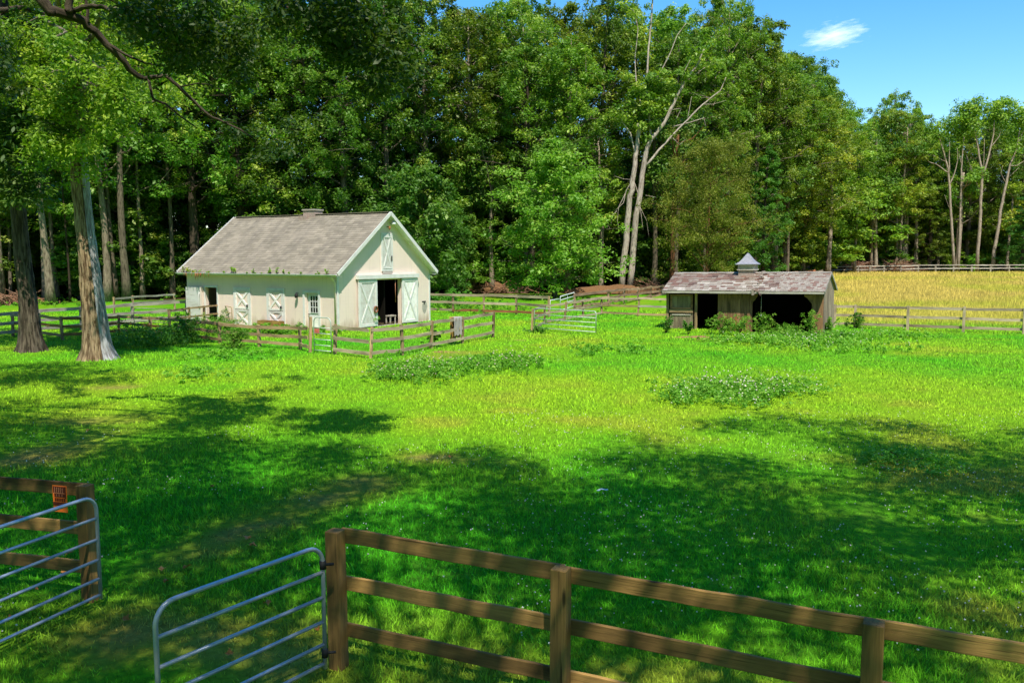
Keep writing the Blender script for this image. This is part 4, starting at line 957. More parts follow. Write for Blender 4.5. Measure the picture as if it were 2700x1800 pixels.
for k_, (t_, _, u_) in KIND.items():
    for ch in list(t_.children): bpy.data.objects.remove(ch)
    bpy.data.objects.remove(t_)

# visible trunks (bare poles with sparse tops) along the wood
def pole_tree(u, vb, wpx, y, ztop, label, bark, lean=0., tint=WHITE, crown=None, fork=None, nm='forest_tree', tc=(1, 1, 1)):
    p = dep(u, vb, y); z0 = float(terrain(p[0], p[1])); H = ztop; r = wpx / F * y / 2
    t = thing(nm, label, 'tree', (p[0], p[1], z0)); w = MB(); ks = 10
    f = lambda q: np.array([lean * H * q + .25 * sin(q * 5 + u) * r * 2, .1 * sin(q * 4 + u), -.1 + H * q])
    w.tube([f(i / ks) for i in range(ks + 1)], [r * (1.5 if i == 0 else 1.12 if i == 1 else 1) * (1 - .55 * i / ks) for i in range(ks + 1)], 10)
    C_ = []
    for i in range(11):
        q = random.uniform(.5, 1); a = random.random() * 6.28; L_ = random.uniform(1.5, 4.2) * (1.2 - .5 * q); b = f(q)
        e = b + np.array([cos(a) * L_, sin(a) * L_, L_ * random.uniform(.4, 1.1)]); m_ = (b + e) / 2 + np.array([cos(a) * .2, sin(a) * .2, -.15 * L_])
        w.tube([b, m_, e], [r * .4, r * .26, r * .08], 6, caps=False); C_.append(e)
        if random.random() < .7: C_.append(m_ + RG.normal(size=3) * .5)
    w.build('trunk', M[bark], t).color = (*tint, 1)
    if crown: o = crown_obj(np.array(C_), np.full(len(C_), crown) * RG.uniform(.7, 1.3, len(C_)), 150, .34, 'leaf_forest', t); o.color = (*tc, 1)
    return t
LT = [(127, 800, 30, 70, 17, 'pale trunk with broken bark between the two big left trunks', 'bark_pale', -.012, 1.5), (283, 792, 30, 75, 20, 'thick pale sunlit trunk right of the peeled trunk', 'bark_pale', -.02, 1.4),
      (304, 793, 20, 76, 20, 'grey slim trunk touching thick pale trunk', 'bark_grey', -.012, 1.4), (336, 793, 30, 75, 22, 'dark stout trunk third from the peeled trunk', 'bark_grey', 0., 1.5),
      (372, 790, 17, 78, 19, 'thin pale trunk leaning right toward the barn', 'bark_pale', .02, 1.3), (458, 780, 20, 80, 18, 'slim grey trunk just left of the barn corner', 'bark_grey', -.02, 1.3), (183, 795, 9, 74, 13, 'very thin dark sapling stem between two big trunks', 'bark_dark', 0., .9),
      (1297, 738, 19, 92, 15, 'short pale trunk standing alone right of the barn gable', 'bark_pale', 0., 1.4), (1722, 775, 22, 93, 18, 'grey trunk just right of the twin dead tree', 'bark_grey', 0., 1.5), (1767, 770, 20, 92, 17, 'rust coloured trunk above the left end of shed roof', 'bark_rust', .03, None),
      (1782, 770, 20, 94, 19, 'olive grey trunk beside rust coloured trunk', 'bark_grey', .01, 1.5), (1857, 740, 12, 96, 12, 'small grey trunk above middle of shed roof', 'bark_grey', 0., 1.2), (2074, 725, 14, 112, 14, 'grey trunk above the right half of shed roof', 'bark_grey', .0, 1.3),
      (2297, 712, 9, 140, 22, 'thin pale trunk behind gap between brush piles', 'bark_pale', .0, 1.8), (2371, 706, 10, 141, 24, 'straight tan trunk behind right brush pile', 'bark_pale', .01, 1.8)]
for u, vb, wp, y, zt, lab, bk, ln, cr_ in LT: pole_tree(u, vb, wp * .68, y, zt, lab, bk, ln, crown=cr_, tint=(.8, .78, .74), tc=(1.1, 1.1, 1) if u < 500 else (1, 1, .9))

for i in range(34):
    u = random.choice((random.uniform(10, 430), random.uniform(1150, 1420), random.uniform(1160, 1780), random.uniform(2180, 2690), random.uniform(2180, 2690)))
    y = float(edge(px(u, 92))) + random.uniform(-2, 5); y = float(edge(px(u, y))) + random.uniform(-1.5, 4); b_ = ground(u, 700); vb = 676 + (4 - float(terrain(px(u, y), y))) / y * F
    if 1400 < u < 1530 or 1590 < u < 1680: continue
    pole_tree(u, vb, random.uniform(6, 13), y, random.uniform(11, 23), 'slim bare trunk at the edge of the wood ' + region(u), random.choice(('bark_pale', 'bark_grey', 'bark_pale')), random.uniform(-.04, .04), crown=random.uniform(1., 1.7), tc=tint_of(u))['group'] = 'slim trunks ' + region(u)
# dead twin tree
def pxpath(pts, y, ox=1200, oy=0, sc=.5102): return [dep(ox + a * sc, oy + b * sc, y + (c_[0] if c_ else 0)) for a, b, *c_ in pts]
def branch_tree(nm, label, paths, y, mat, ox, oy, sc, leafs=None, lmat='leaf_forest', lsize=.34, per=130, tint=WHITE, lc=WHITE):
    P0 = pxpath(paths[0][0], y, ox, oy, sc); b = np.array(P0[0]); z0 = float(terrain(b[0], b[1])); b[2] = z0
    t = thing(nm, label, 'tree', b)
    w = MB()
    for k_, (pts, r0, r1) in enumerate(paths):
        P = np.array(pxpath(pts, y, ox, oy, sc)) - b; n_ = len(P); q = np.linspace(0, n_ - 1, (n_ - 1) * 3 + 1)
        PP = np.stack([np.interp(q, range(n_), P[:, i]) for i in range(3)], 1)
        if pts[0][1] > 1140 and k_ < 4: PP[0][2] = min(PP[0][2], -.1)
        jit = RG.normal(size=PP.shape) * np.linspace(r0, r1, len(PP))[:, None] * .22; jit[0] = 0; jit[-1] = 0
        w.tube(PP + jit, np.linspace(r0, r1, len(PP)), 9 if r0 > .1 else 6)
    w.build('trunk', M[mat], t).color = (*tint, 1)
    if leafs:
        C_ = np.array([dep(ox + a * sc, oy + bb * sc, y + random.uniform(-.8, 2.)) for a, bb, r in leafs]) - b
        crown_obj(C_, np.array([r for *_, r in leafs]), per, lsize, lmat, t).color = (*lc, 1)
    return t
DT = [([(862, 1500), (880, 1240), (905, 1010), (925, 900), (940, 760), (950, 640)], .62, .30), ([(897, 1500), (930, 1180), (962, 960), (985, 800), (1012, 715), (1078, 640), (1130, 530), (1190, 420), (1250, 340), (1290, 250)], .60, .10),
      ([(928, 790), (908, 690), (870, 640), (850, 600)], .16, .05), ([(985, 860), (1050, 780), (1130, 690), (1200, 620), (1280, 540), (1370, 470), (1400, 400)], .24, .06), ([(1130, 655), (1220, 632), (1285, 610), (1297, 660)], .12, .03),
      ([(1012, 715), (1000, 560, 1), (985, 430, 1.5), (1000, 250, 2), (1015, 100, 2), (1022, 0, 2), (1026, -80, 2)], .22, .10), ([(985, 440, 1.5), (1050, 395), (1110, 280), (1150, 180), (1195, 120)], .14, .05), ([(1100, 590), (1160, 480), (1180, 380), (1215, 310)], .10, .03),
      ([(1190, 425), (1230, 395), (1290, 350), (1340, 330)], .08, .02), ([(922, 920), (885, 985), (870, 1050), (825, 1090)], .11, .03), ([(880, 1000), (845, 1070), (838, 1140), (850, 1190)], .07, .02), ([(835, 1090), (808, 1120), (806, 1170)], .05, .015), ([(920, 925), (945, 1000), (960, 1100), (972, 1190)], .11, .03),
      ([(955, 1070), (990, 1140), (1002, 1230)], .06, .015), ([(925, 930), (870, 925), (825, 910)], .05, .02), ([(985, 1010), (1040, 1020)], .05, .02), ([(1110, 700), (1160, 750), (1190, 720)], .07, .02), ([(1140, 620), (1170, 560), (1075, 575)], .06, .02), ([(940, 480, 1), (930, 300, 2), (945, 150, 2), (925, 60, 2), (880, 20, 2)], .10, .03), ([(945, 470, 1), (965, 560, .5)], .10, .10),
      ([(1200, 620), (1215, 540), (1222, 500)], .07, .02), ([(1280, 540), (1330, 540), (1400, 520)], .05, .02)]
LF = [(1000 + 60 * random.gauss(0, 1), 560 + 70 * random.gauss(0, 1), .9) for _ in range(26)] + [(1060 + 60 * random.gauss(0, 1), 430 + 60 * random.gauss(0, 1), .9) for _ in range(14)] + [(x_, y_, 1.2) for x_, y_ in ((1240, 330), (1300, 240), (1340, 320), (1400, 390), (1210, 110), (1170, 150), (880, 20), (930, 70), (1030, -40), (1350, 330), (1260, 270), (1190, 240), (905, 640), (880, 600))]
DT = [(p_, a_ * .58, b_ * .68) for p_, a_, b_ in DT]
branch_tree('dead_tree', 'tall twin trunk dying tree with bleached bare branches between barn and shed', DT, 90, 'deadwood', 1200, 0, .5102, LF, lc=(1.5, 1.3, .9))
# pale trunks beyond the meadow
RT = [('pale double stemmed tree beyond the far fence with bare crooked left limb', [([(1182, 1180), (1168, 900), (1156, 650), (1138, 575), (1108, 470), (1090, 420)], .34, .12), ([(1156, 645), (1156, 540), (1158, 460)], .16, .06), ([(1160, 705), (1185, 640), (1203, 570), (1200, 500)], .14, .05), ([(1150, 640), (1085, 592), (1045, 580), (1012, 535)], .15, .04), ([(1140, 580), (1060, 540), (1030, 545)], .07, .02), ([(1165, 860), (1130, 760)], .06, .02)], [(1090, 400), (1110, 440), (1060, 420), (1150, 400), (1120, 380), (1040, 520), (1200, 470)]),
      ('slender pale tree second from left beyond the far fence', [([(1204, 1180), (1215, 900), (1222, 650), (1226, 560), (1238, 440)], .27, .08), ([(1224, 600), (1205, 520)], .09, .03), ([(1218, 850), (1240, 800)], .05, .02)], [(1238, 420), (1260, 390), (1200, 330), (1230, 300), (1170, 330), (1200, 420)]),
      ('tall pale tree with forked spreading limbs beyond the far fence', [([(1310, 1190), (1324, 860), (1338, 660), (1320, 540), (1305, 450), (1290, 380)], .40, .10), ([(1340, 660), (1375, 540), (1400, 430), (1405, 350)], .24, .08), ([(1325, 740), (1300, 680), (1250, 540)], .08, .03), ([(1385, 500), (1430, 440), (1450, 380)], .10, .03), ([(1330, 760), (1360, 720)], .06, .02), ([(1345, 640), (1350, 450)], .10, .03)], [(1290, 340), (1320, 300), (1250, 310), (1380, 320), (1400, 290), (1340, 260), (1440, 340), (1290, 270), (1230, 280), (1350, 360), (1270, 400), (1320, 640), (1290, 660)]),
      ('leaning pale tree rightmost beyond the far fence', [([(1388, 1180), (1410, 1020), (1440, 850), (1470, 690), (1492, 590), (1530, 500), (1545, 400)], .42, .12), ([(1492, 600), (1530, 600), (1590, 560)], .13, .03), ([(1470, 700), (1440, 640), (1450, 600)], .08, .03), ([(1530, 500), (1560, 420), (1600, 350)], .12, .04), ([(1478, 670), (1540, 610)], .08, .02)], [(1540, 380), (1500, 280), (1560, 300), (1450, 250), (1480, 330), (1590, 330), (1520, 420), (1430, 280), (1590, 400), (1500, 480), (1470, 420)])]
for lab, pth, lf in RT:
    L2 = [(a + random.gauss(0, 22), b + random.gauss(0, 22), random.uniform(1.3, 2.1)) for a, b in lf for _ in range(3)]
    branch_tree('pale_tree', lab, [(p_, a_ * .76, b_ * .7) for p_, a_, b_ in pth], 143, 'deadwood', 1950, 150, .4783, L2, per=120, lsize=.40, lc=(1.7, 1.5, 1.), tint=(.85, .82, .78))

# ------------------------------------------------------------------ two big trunks at left
def big_trunk(path, rad, flare, lobes, seed, ridge=.06, n=72, a0=0., a1=2 * pi, off=0., dent=0.):
    # path: list of (x,y,z) ; returns verts/faces/lc of a furrowed trunk
    path = np.array(path); K = 110; q = np.linspace(0, len(path) - 1, K); P = np.stack([np.interp(q, range(len(path)), path[:, i]) for i in range(3)], 1)
    R = np.interp(q, range(len(path)), rad); full = abs(a1 - a0 - 2 * pi) < 1e-6; m_ = n if full else n + 1
    A = a0 + (a1 - a0) * np.arange(m_) / n
    z = P[:, 2] - P[0, 2]; fl = flare * np.exp(-z / .42)
    V = np.zeros((K, m_, 3)); LC = np.zeros((K, m_, 3))
    lob = np.cos(lobes * A + seed) * .5 + np.cos((lobes + 2) * A + 2 * seed) * .35
    for i in range(K):
        s = np.stack([np.cos(A) * 5.5, np.sin(A) * 5.5, np.full(m_, z[i] * .75 + seed * 9)], 1)
        f1 = np.abs(fbm(s * 1.5, 3) - .5) * 2; f2 = fbm(s * np.array([.35, .35, .5]), 3) - .5; f3 = fbm(s * np.array([3.6, 3.6, 4.]), 2) - .5
        r = R[i] * (1 + fl[i] * (1 + .45 * lob)) * (1 + ridge * (f1 * 2 - 1) + .14 * f2 + ridge * .7 * f3) + off
        V[i, :, 0] = P[i, 0] + r * np.cos(A); V[i, :, 1] = P[i, 1] + r * np.sin(A); V[i, :, 2] = P[i, 2]
        LC[i, :, 0] = z[i]; LC[i, :, 1] = R[i] * np.cos(A); LC[i, :, 2] = R[i] * np.sin(A)
    CV = np.zeros((K, m_)); Fc = []
    for i in range(K):
        s = np.stack([np.cos(A) * 5.5, np.sin(A) * 5.5, np.full(m_, z[i] * .75 + seed * 9)], 1); CV[i] = np.abs(fbm(s * 1.5, 3) - .5) * 2 + .35 * (fbm(s * np.array([3.6, 3.6, 4.]), 2) - .5)
    for i in range(K - 1):
        for j in range(n): j2 = (j + 1) % m_; Fc.append((i * m_ + j, i * m_ + j2, (i + 1) * m_ + j2, (i + 1) * m_ + j))
    w = MB(); w.add(V.reshape(-1, 3), Fc, LC.reshape(-1, 3), None, True); w.r = [float(CV[i, j]) for i in range(K - 1) for j in range(n)]; return w
def limb(w, p, q, r0, r1, bend=.15, k=7, n=8):
    p = np.array(p, float); q = np.array(q, float); L = np.linalg.norm(q - p); P = np.linspace(p, q, k)
    P[1:-1] += RG.normal(size=(k - 2, 3)) * L * bend * .25; P[:, 2] += np.sin(np.linspace(0, pi, k)) * L * bend
    w.tube(P, np.linspace(r0, r1, k), n, caps=False); return P
def infr(C, m_=60, top=0):
    u, v, d = proj(C); return (d > .3) & (u > -m_) & (u < 2700 + m_) & (v > top - m_) & (v < 1800 + m_)

b2 = ground(258, 948)
t2 = thing('oak_tree', 'huge peeling oak trunk with silver bare strip on its right side', 'tree', b2)
pth = [np.array(p) - b2 for p in (dep(258, 955, 32.5), dep(254, 900, 32.5), dep(243, 800, 32.5), dep(233, 700, 32.5), dep(222, 600, 32.6), dep(212, 500, 32.7), dep(206, 410, 32.8), dep(200, 250, 33), dep(205, 0, 33.2), dep(200, -250, 33.4))]
RADS = [.54, .49, .43, .36, .33, .31, .30, .28, .24, .16]
w = big_trunk(pth, RADS, .60, 5, 1.7, .12); w.build('trunk', M['peeled'], t2)
w = big_trunk(pth[:7], [r * 1.0 for r in RADS[:7]], .66, 5, 1.7, .06, 40, -.85, .5, .035); w.build('bare_strip', M['silverwood'], t2)
w = MB(); tips = []
for i in range(15):
    z = random.uniform(8.3, 19); a = i * 2.4 + random.random(); L_ = random.uniform(2.5, 5.5)
    p = np.array([np.interp(z, [q_[2] for q_ in pth], [q_[0] for q_ in pth]), .4, z]); e = p + np.array([cos(a) * L_, sin(a) * L_ - .8, random.uniform(-.6, 2.2)])
    P = limb(w, p, e, .13, .03); tips += [P[3], P[4], P[5], P[6]]
for pu, pv, yy in ((120, 200, 31), (180, 235, 31), (255, 230, 30.8), (300, 260, 31), (140, 260, 31), (190, 300, 31.2), (240, 300, 31), (110, 330, 31.5), (160, 370, 31), (200, 400, 31.2), (260, 350, 31), (150, 400, 31.5), (310, 330, 31), (330, 250, 30.5), (70, 60, 32), (150, 90, 32), (230, 110, 32), (190, 50, 33), (110, 130, 32), (90, 240, 32), (280, 180, 31), (220, 420, 31.6), (100, 390, 31.8)):
    c0 = dep(pu, pv, yy) - b2; tips += [c0 + RG.normal(size=3) * .35 for _ in range(3)]; limb(w, [-.7, .3, c0[2] + .4], c0, .05, .015, .08)
w.build('limbs', M['bark_grey'], t2)
for _ in range(75):
    pu, pv = random.uniform(-20, 520), random.uniform(-60, 250)
    if random.random() < .45: pu, pv = random.gauss(200, 110), random.gauss(310, 70)
    tips.append(dep(pu, pv, random.uniform(30.5, 36)) - b2)
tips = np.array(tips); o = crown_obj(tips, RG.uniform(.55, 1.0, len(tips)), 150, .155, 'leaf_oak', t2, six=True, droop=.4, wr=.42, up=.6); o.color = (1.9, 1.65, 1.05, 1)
b1 = ground(80, 926)
t1 = thing('oak_tree', 'dark furrowed oak trunk leftmost at the picture edge with wide root flare', 'tree', b1)
pth = [np.array(p) - b1 for p in (dep(84, 932, 35.3), dep(80, 880, 35.3), dep(72, 780, 35.3), dep(60, 680, 35.3), dep(50, 580, 35.4), dep(44, 500, 35.5), dep(36, 400, 35.6), dep(20, 200, 35.8), dep(0, -50, 36), dep(-10, -250, 36))]
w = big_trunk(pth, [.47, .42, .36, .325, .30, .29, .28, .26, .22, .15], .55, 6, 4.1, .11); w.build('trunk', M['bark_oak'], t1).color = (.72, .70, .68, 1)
w = MB(); tips = []
for i in range(16):
    z = random.uniform(9.5, 20); a = i * 2.4 + random.random(); L_ = random.uniform(3, 6)
    p = np.array([np.interp(z, [q_[2] for q_ in pth], [q_[0] for q_ in pth]), 0, z]); e = p + np.array([cos(a) * L_, sin(a) * L_, random.uniform(-1.2, 2.)])
    P = limb(w, p, e, .13, .03); tips += [P[3], P[4], P[5], P[6]]
for pu, pv in ((20, 280), (60, 330), (10, 380), (40, 430), (80, 300), (20, 480), (0, 200), (60, 480), (-20, 330), (70, 390)):
    c0 = dep(pu, pv, 34) - b1; tips += [c0 + RG.normal(size=3) * .4 for _ in range(3)]
w.build('limbs', M['bark_dark'], t1)
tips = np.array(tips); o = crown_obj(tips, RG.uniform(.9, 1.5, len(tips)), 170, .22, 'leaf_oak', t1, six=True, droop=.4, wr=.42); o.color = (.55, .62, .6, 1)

# ------------------------------------------------------------------ shade trees round the viewpoint
def shade_tree(nm, label, x, y, H, cz, R, rz, r0, ncl, per, seed, size=.16, low=WHITE, extra=None, lean=(0, 0), cen=None, ext_paths=None, tint=WHITE):
    rs = np.random.default_rng(seed); b = np.array([x, y, float(terrain(x, y))]); t = thing(nm, label, 'tree', b)
    cen = np.array(cen if cen is not None else (x, y, cz), float)
    w = MB(); top = np.array([lean[0], lean[1], H * .72]); P = np.stack([top * f + np.array([.25 * sin(4 * f), .2 * sin(5 * f + 1), 0]) * (f > 0) for f in np.linspace(0, 1, 9)]); P[0][2] = -.2
    w.tube(P, r0 * np.array([1.5, 1.1, 1, .93, .86, .78, .66, .5, .3]), 14)
    d = unit(rs.normal(size=(ncl * 6, 3))); q = cen + d * (rs.random((ncl * 6, 1)) ** .42) * np.array([R, R, rz])
    q = q[q[:, 2] > 3.]; q = q[~infr(q, 190)]; q = q[rs.random(len(q)) < .55 + .45 * ss((q[:, 1] + .547 * q[:, 2] - 6) / 9)][:ncl]
    q = q - b
    for i in range(0, min(len(q), 130)):
        s = P[min(8, 4 + int(rs.random() * 5))]; 
        if i % 4 == 0: limb(w, s, q[i], r0 * .24, .03, .10, 6, 7)
    for pp, ra, rb in (ext_paths or []): 
        pp = np.array(pp) - b; kk = np.linspace(0, len(pp) - 1, len(pp) * 3); PP = np.stack([np.interp(kk, range(len(pp)), pp[:, i]) for i in range(3)], 1)
        w.tube(PP + rs.normal(size=PP.shape) * np.linspace(ra, rb, len(PP))[:, None] * .18, np.linspace(ra, rb, len(PP)), 10 if ra > .06 else 6)
    w.build('trunk', M['bark_dark'], t)
    crown_obj(q, rs.uniform(.9, 1.5, len(q)), per, size, 'leaf_shade', t, name='crown', droop=.3).color = (*tint, 1)
    if extra is not None:
        C_, R_, pr, sz = extra; crown_obj(C_ - b, R_, pr, sz, 'leaf_oak', t, name='shade_tinted_foliage', six=True, droop=.55, wr=.42, up=.5).color = (*low, 1)
    return t
zz = lambda a, b_, y: dep(a * .5102, b_ * .5102, y)
br = [[zz(150, -160, 18.2), zz(205, -20, 18.3), zz(255, 60, 18.3), zz(300, 65, 18.4), zz(430, 110, 18.6), zz(500, 175, 18.8), zz(600, 270, 19), zz(690, 385, 19.3), zz(742, 408, 19.4)]]
b_l = [(br[0], .135, .055), ([zz(742, 408, 19.4), zz(860, 390, 19.5), zz(930, 455, 19.6), zz(1000, 525, 19.7), zz(1090, 605, 19.8), zz(1150, 628, 19.9), zz(1260, 680, 20), zz(1320, 725, 20)], .05, .015),
       ([zz(380, 55, 18.5), zz(470, 35, 18.2), zz(540, 35, 18), zz(620, 90, 17.8), zz(720, 120, 17.6), zz(840, 200, 17.4)], .06, .02), ([zz(350, 70, 18.4), zz(362, 0, 18.4), zz(360, -80, 18.4)], .09, .06),
       ([zz(455, 120, 18.6), zz(450, 40, 18.7), zz(430, -60, 18.8)], .04, .03), ([zz(770, 405, 19.4), zz(785, 510, 19.4), zz(860, 540, 19.4), zz(930, 600, 19.4), zz(1020, 665, 19.4)], .035, .012),
       ([zz(500, -60, 17), zz(640, 40, 17), zz(800, 150, 17), zz(1000, 330, 17.2), zz(1100, 420, 17.4)], .04, .012), ([zz(1400, -60, 16), zz(1450, 30, 16), zz(1560, 60, 16), zz(1700, 120, 16.2), zz(1800, 210, 16.4)], .03, .01),
       ([zz(560, 230, 18.9), zz(640, 280, 18.9), zz(760, 330, 18.8), zz(850, 340, 18.6)], .035, .012), ([zz(930, 450, 19.6), zz(1020, 430, 19.4), zz(1100, 440, 19.2)], .02, .008), ([zz(620, 90, 17.8), zz(700, 180, 17.8), zz(820, 220, 17.8)], .02, .008),
       ([zz(1150, 628, 19.9), zz(1230, 640, 19.8), zz(1330, 600, 19.6)], .014, .006), ([zz(1800, -40, 15.5), zz(1880, 80, 15.6), zz(1950, 220, 15.8), zz(2000, 330, 16)], .025, .008)]
EX_ = []
def blob(a0, a1, b0, b1, y0, y1, n):
    for _ in range(n):
        g = (random.gauss(0, .24), random.gauss(0, .24)); EX_.append(zz((a0 + a1) / 2 + g[0] * (a1 - a0), (b0 + b1) / 2 + g[1] * (b1 - b0), random.uniform(y0, y1)))
blob(560, 1100, -80, 230, 15, 18.5, 95); blob(800, 1150, 100, 330, 16, 18.5, 50); blob(1080, 1320, 120, 440, 16.5, 19, 46); blob(860, 1150, 230, 330, 17, 18.5, 14); blob(1300, 1600, -80, 120, 15.5, 17, 20)
blob(1540, 2000, -100, 230, 14.5, 17, 80); blob(1620, 1950, 150, 330, 15, 17, 26); blob(1900, 2150, 150, 420, 15, 17, 26); blob(1850, 2030, 380, 520, 15.5, 16.5, 7); blob(-80, 130, 380, 560, 19, 22, 16); blob(-100, 60, 150, 420, 19, 22, 18)
blob(1250, 1700, 500, 900, 21, 24, 26); blob(380, 560, -60, 60, 18, 20, 6); blob(1100, 1300, 620, 700, 20, 20.5, 8)
EX_ = np.array(EX_)[RG.random(len(EX_)) < .62]
shade_tree('oak_tree', 'spreading oak just outside the left edge whose dark low limb crosses the upper left sky', -14.5, 13.5, 22, 14, 9, 6, .45, 215, 225, 21, extra=(EX_, RG.uniform(.28, .58, len(EX_)), 75, .115), cen=(-9.5, 6.4, 14.5), ext_paths=b_l, tint=(1, 1, 1), low=(.40, .42, .28))  # dark tint on the low foliage paints the shade the thin canopy lacks
shade_tree('oak_tree', 'oak beyond the left edge shading grass at foot of the two big trunks', -20.5, 18, 21, 15, 4.2, 2.6, .4, 46, 220, 25, cen=(-14.5, 19.5, 14.5))
shade_tree('oak_tree', 'broad oak left of the viewpoint shading the lawn by the tube gates', -9.5, 1.5, 20, 13, 8, 5.2, .4, 95, 230, 22, cen=(-6.5, 3., 13.5), tint=(1, 1, 1))
shade_tree('oak_tree', 'tall oak behind the viewpoint shading the middle of the lawn', 1.5, -4.5, 23, 17, 8, 5.5, .45, 175, 220, 23, cen=(1.5, .6, 17))
shade_tree('oak_tree', 'broad maple right of the viewpoint shading the lawn at lower right', 13.5, 2.5, 21, 14, 9, 5.5, .42, 195, 235, 24, cen=(10.5, 3.6, 15.0))

# ------------------------------------------------------------------ weeds and small plants
def weed_bush(nm, label, u, v, R, Hh, n, size, tint=WHITE, y=None, pos=None, stems=8, group=None, per=30, cat='bush', six=True):
    b = ground(u, v) if pos is None else np.array(pos); t = thing(nm, label, cat, b, 0, group); w = MB(); C_ = []
    for i in range(stems):
        a = random.random() * 6.28; r = R * random.random() ** .6; h = Hh * random.uniform(.55, 1.05); e = np.array([cos(a) * r, sin(a) * r, h]); m_ = np.array([cos(a) * r * .35, sin(a) * r * .35, h * .55])
        w.tube([(m_[0] * .3, m_[1] * .3, -.05), m_, e], [.012 + .004 * Hh, .010, .004], 5, caps=False); C_ += [m_ + RG.normal(size=3) * .12 * R, (m_ + e) / 2, e]
    while len(C_) < n:
        a = random.random() * 6.28; r = R * random.random() ** .5; C_.append(np.array([cos(a) * r, sin(a) * r, Hh * random.uniform(.12, .9) * sqrt(max(.15, 1 - (r / R) ** 2 * .7))]))
    w.build('stems', M['bark_dark'], t); C_ = np.array(C_)
    o = crown_obj(C_, np.full(len(C_), .20 * max(R, Hh * .6)) * RG.uniform(.6, 1.6, len(C_)), int(per * 1.6), size * .6, 'leaf_weed', t, name='foliage', six=six, wr=.38, droop=.7); o.color = (*tint, 1); return t
weed_bush('weed_bush', 'big dark green clump of tall rank weeds right of the peeled trunk', 405, 912, 1.9, 1.1, 90, .20, (.8, 1.0, .7))
weed_bush('weed_bush', 'leafy yellow green bush leaning over the barnyard fence left end', 505, 902, .95, 1.35, 55, .18, (.85, .95, .7))
weed_bush('weed_bush', 'rounded weed bush hiding the lower rails in front of the left X braced door', 622, 920, .75, .95, 45, .16, (.95, .95, .75))
weed_bush('weed_bush', 'tall seedy weeds inside the yard below the open stall door', 560, 880, 1.5, 1.1, 60, .18, (1.05, 1.05, .8))
weed_bush('weed_bush', 'low weed at the post under the pale grey blanket', 1140, 915, .5, 1.0, 26, .14, (.8, .9, .7))
weed_bush('weed_bush', 'pale flowering weed at foot of the left sliding barn door', 975, 862, .55, .6, 26, .15, (1.3, 1.3, 1.1))
weed_bush('weed_bush', 'green weed hiding foot of the long tube gate hinge post', 1415, 878, .7, .40, 24, .15, (.8, 1., .8))
for u, v, R, H_, lab, ti in ((1905, 882, .8, 1.1, 'sprawling bramble in front of the narrow shed doorway', (1.35, 1.3, .95)), (1950, 884, .8, 1.0, 'pale leaved bramble against the middle boards of the shed', (1.4, 1.35, 1.)), (2010, 882, .7, 1.05, 'bramble climbing the post at left of the wide shed opening', (1.4, 1.3, 1.)), (2065, 885, .9, .6, 'low bramble across the wide shed opening', (1.3, 1.3, .95)), (2135, 884, .45, 1.3, 'upright pale weed before the right post of the shed', (1.4, 1.4, 1.1)), (2185, 880, .5, .9, 'weed beside the right shed corner', (1.2, 1.25, .9)), (1755, 878, .45, .9, 'dark weed at the left shed corner', (.7, .9, .7)), (1817, 882, .35, .7, 'small dark weed below the faded stable door', (.8, 1., .8)), (2260, 866, .6, .9, 'weed tangled in the meadow fence next to the shed', (.9, 1., .7)), (2100, 895, 1.2, .5, 'broad low weed clump in front of the shed right bay', (1.3, 1.4, .95)), (2210, 893, 1.2, .45, 'broad low weed clump right of the shed', (1.2, 1.4, .95))):
    weed_bush('bramble_bush' if 'bramble' in lab else 'weed_bush', lab, u, v, R, H_, int(34 * R / .6), .14, ti, stems=9, per=26)
weed_bush('weed_bush', 'leafy bush behind the barn right corner by the back fence', 1190, 768, 1.6, 1.6, 50, .25, (.9, 1.2, .9), pos=[*dep(1185, 790, 64)[:2], 0])
weed_bush('weed_bush', 'deep grass tussock in the shade at right of the lawn', 2390, 1222, 1.0, .22, 60, .10, (1.0, 1.45, .8), stems=3)
def patch(nm, quads, n, size, h, tint, flowers=0, pink=False):
    C_ = []
    for (u, v, ru, rv), wgt in quads:
        for _ in range(int(n * wgt)):
            uu, vv = u + ru * random.gauss(0, .58), v + rv * random.gauss(0, .55); p = ground(uu, vv); C_.append(p + np.array([0, 0, h * random.uniform(.3, 1)]))
    C_ = np.array(C_); Vv, Fc, r = clump_leaves(C_, RG.uniform(.08, .24, len(C_)), 22, size * .72, six=True, wr=.5, droop=.3, flat=.6)
    o = arrays(nm, Vv, Fc, r, M['leaf_weed']); o.color = (*tint, 1); tag(o, kind='stuff')
    if flowers:
        k_ = RG.integers(0, len(C_), flowers); P = C_[k_] + RG.normal(size=(flowers, 3)) * .10; P[:, 2] += .12
        petals(nm + '_flowers', P, (.027), 'flower_pink' if pink else 'flower')
def petals(nm, P, s, mat):
    n = len(P); d = unit(RG.normal(size=(n, 3))); e = unit(np.cross(d, RG.normal(size=(n, 3)))); f = np.cross(d, e); s = s * RG.uniform(.6, 1.2, n)[:, None]
    V = np.stack([P + d * s, P - d * s, P + e * s, P - e * s, P + f * s, P - f * s], 1).reshape(-1, 3)
    T = np.array([(0, 2, 4), (2, 1, 4), (1, 3, 4), (3, 0, 4), (2, 0, 5), (1, 2, 5), (3, 1, 5), (0, 3, 5)]); Fc = (np.arange(n)[:, None, None] * 6 + T[None]).reshape(-1, 3)
    return tag(arrays(nm, V, Fc, np.repeat(RG.random(n), 8), M[mat]), kind='stuff')
patch('weed_patch', [((1130, 985, 95, 26), .5), ((1300, 968, 110, 18), .4), ((1045, 990, 70, 22), .25), ((1380, 960, 50, 14), .12)], 460, .11, .34, (1.25, 1.35, .85), 170, True)
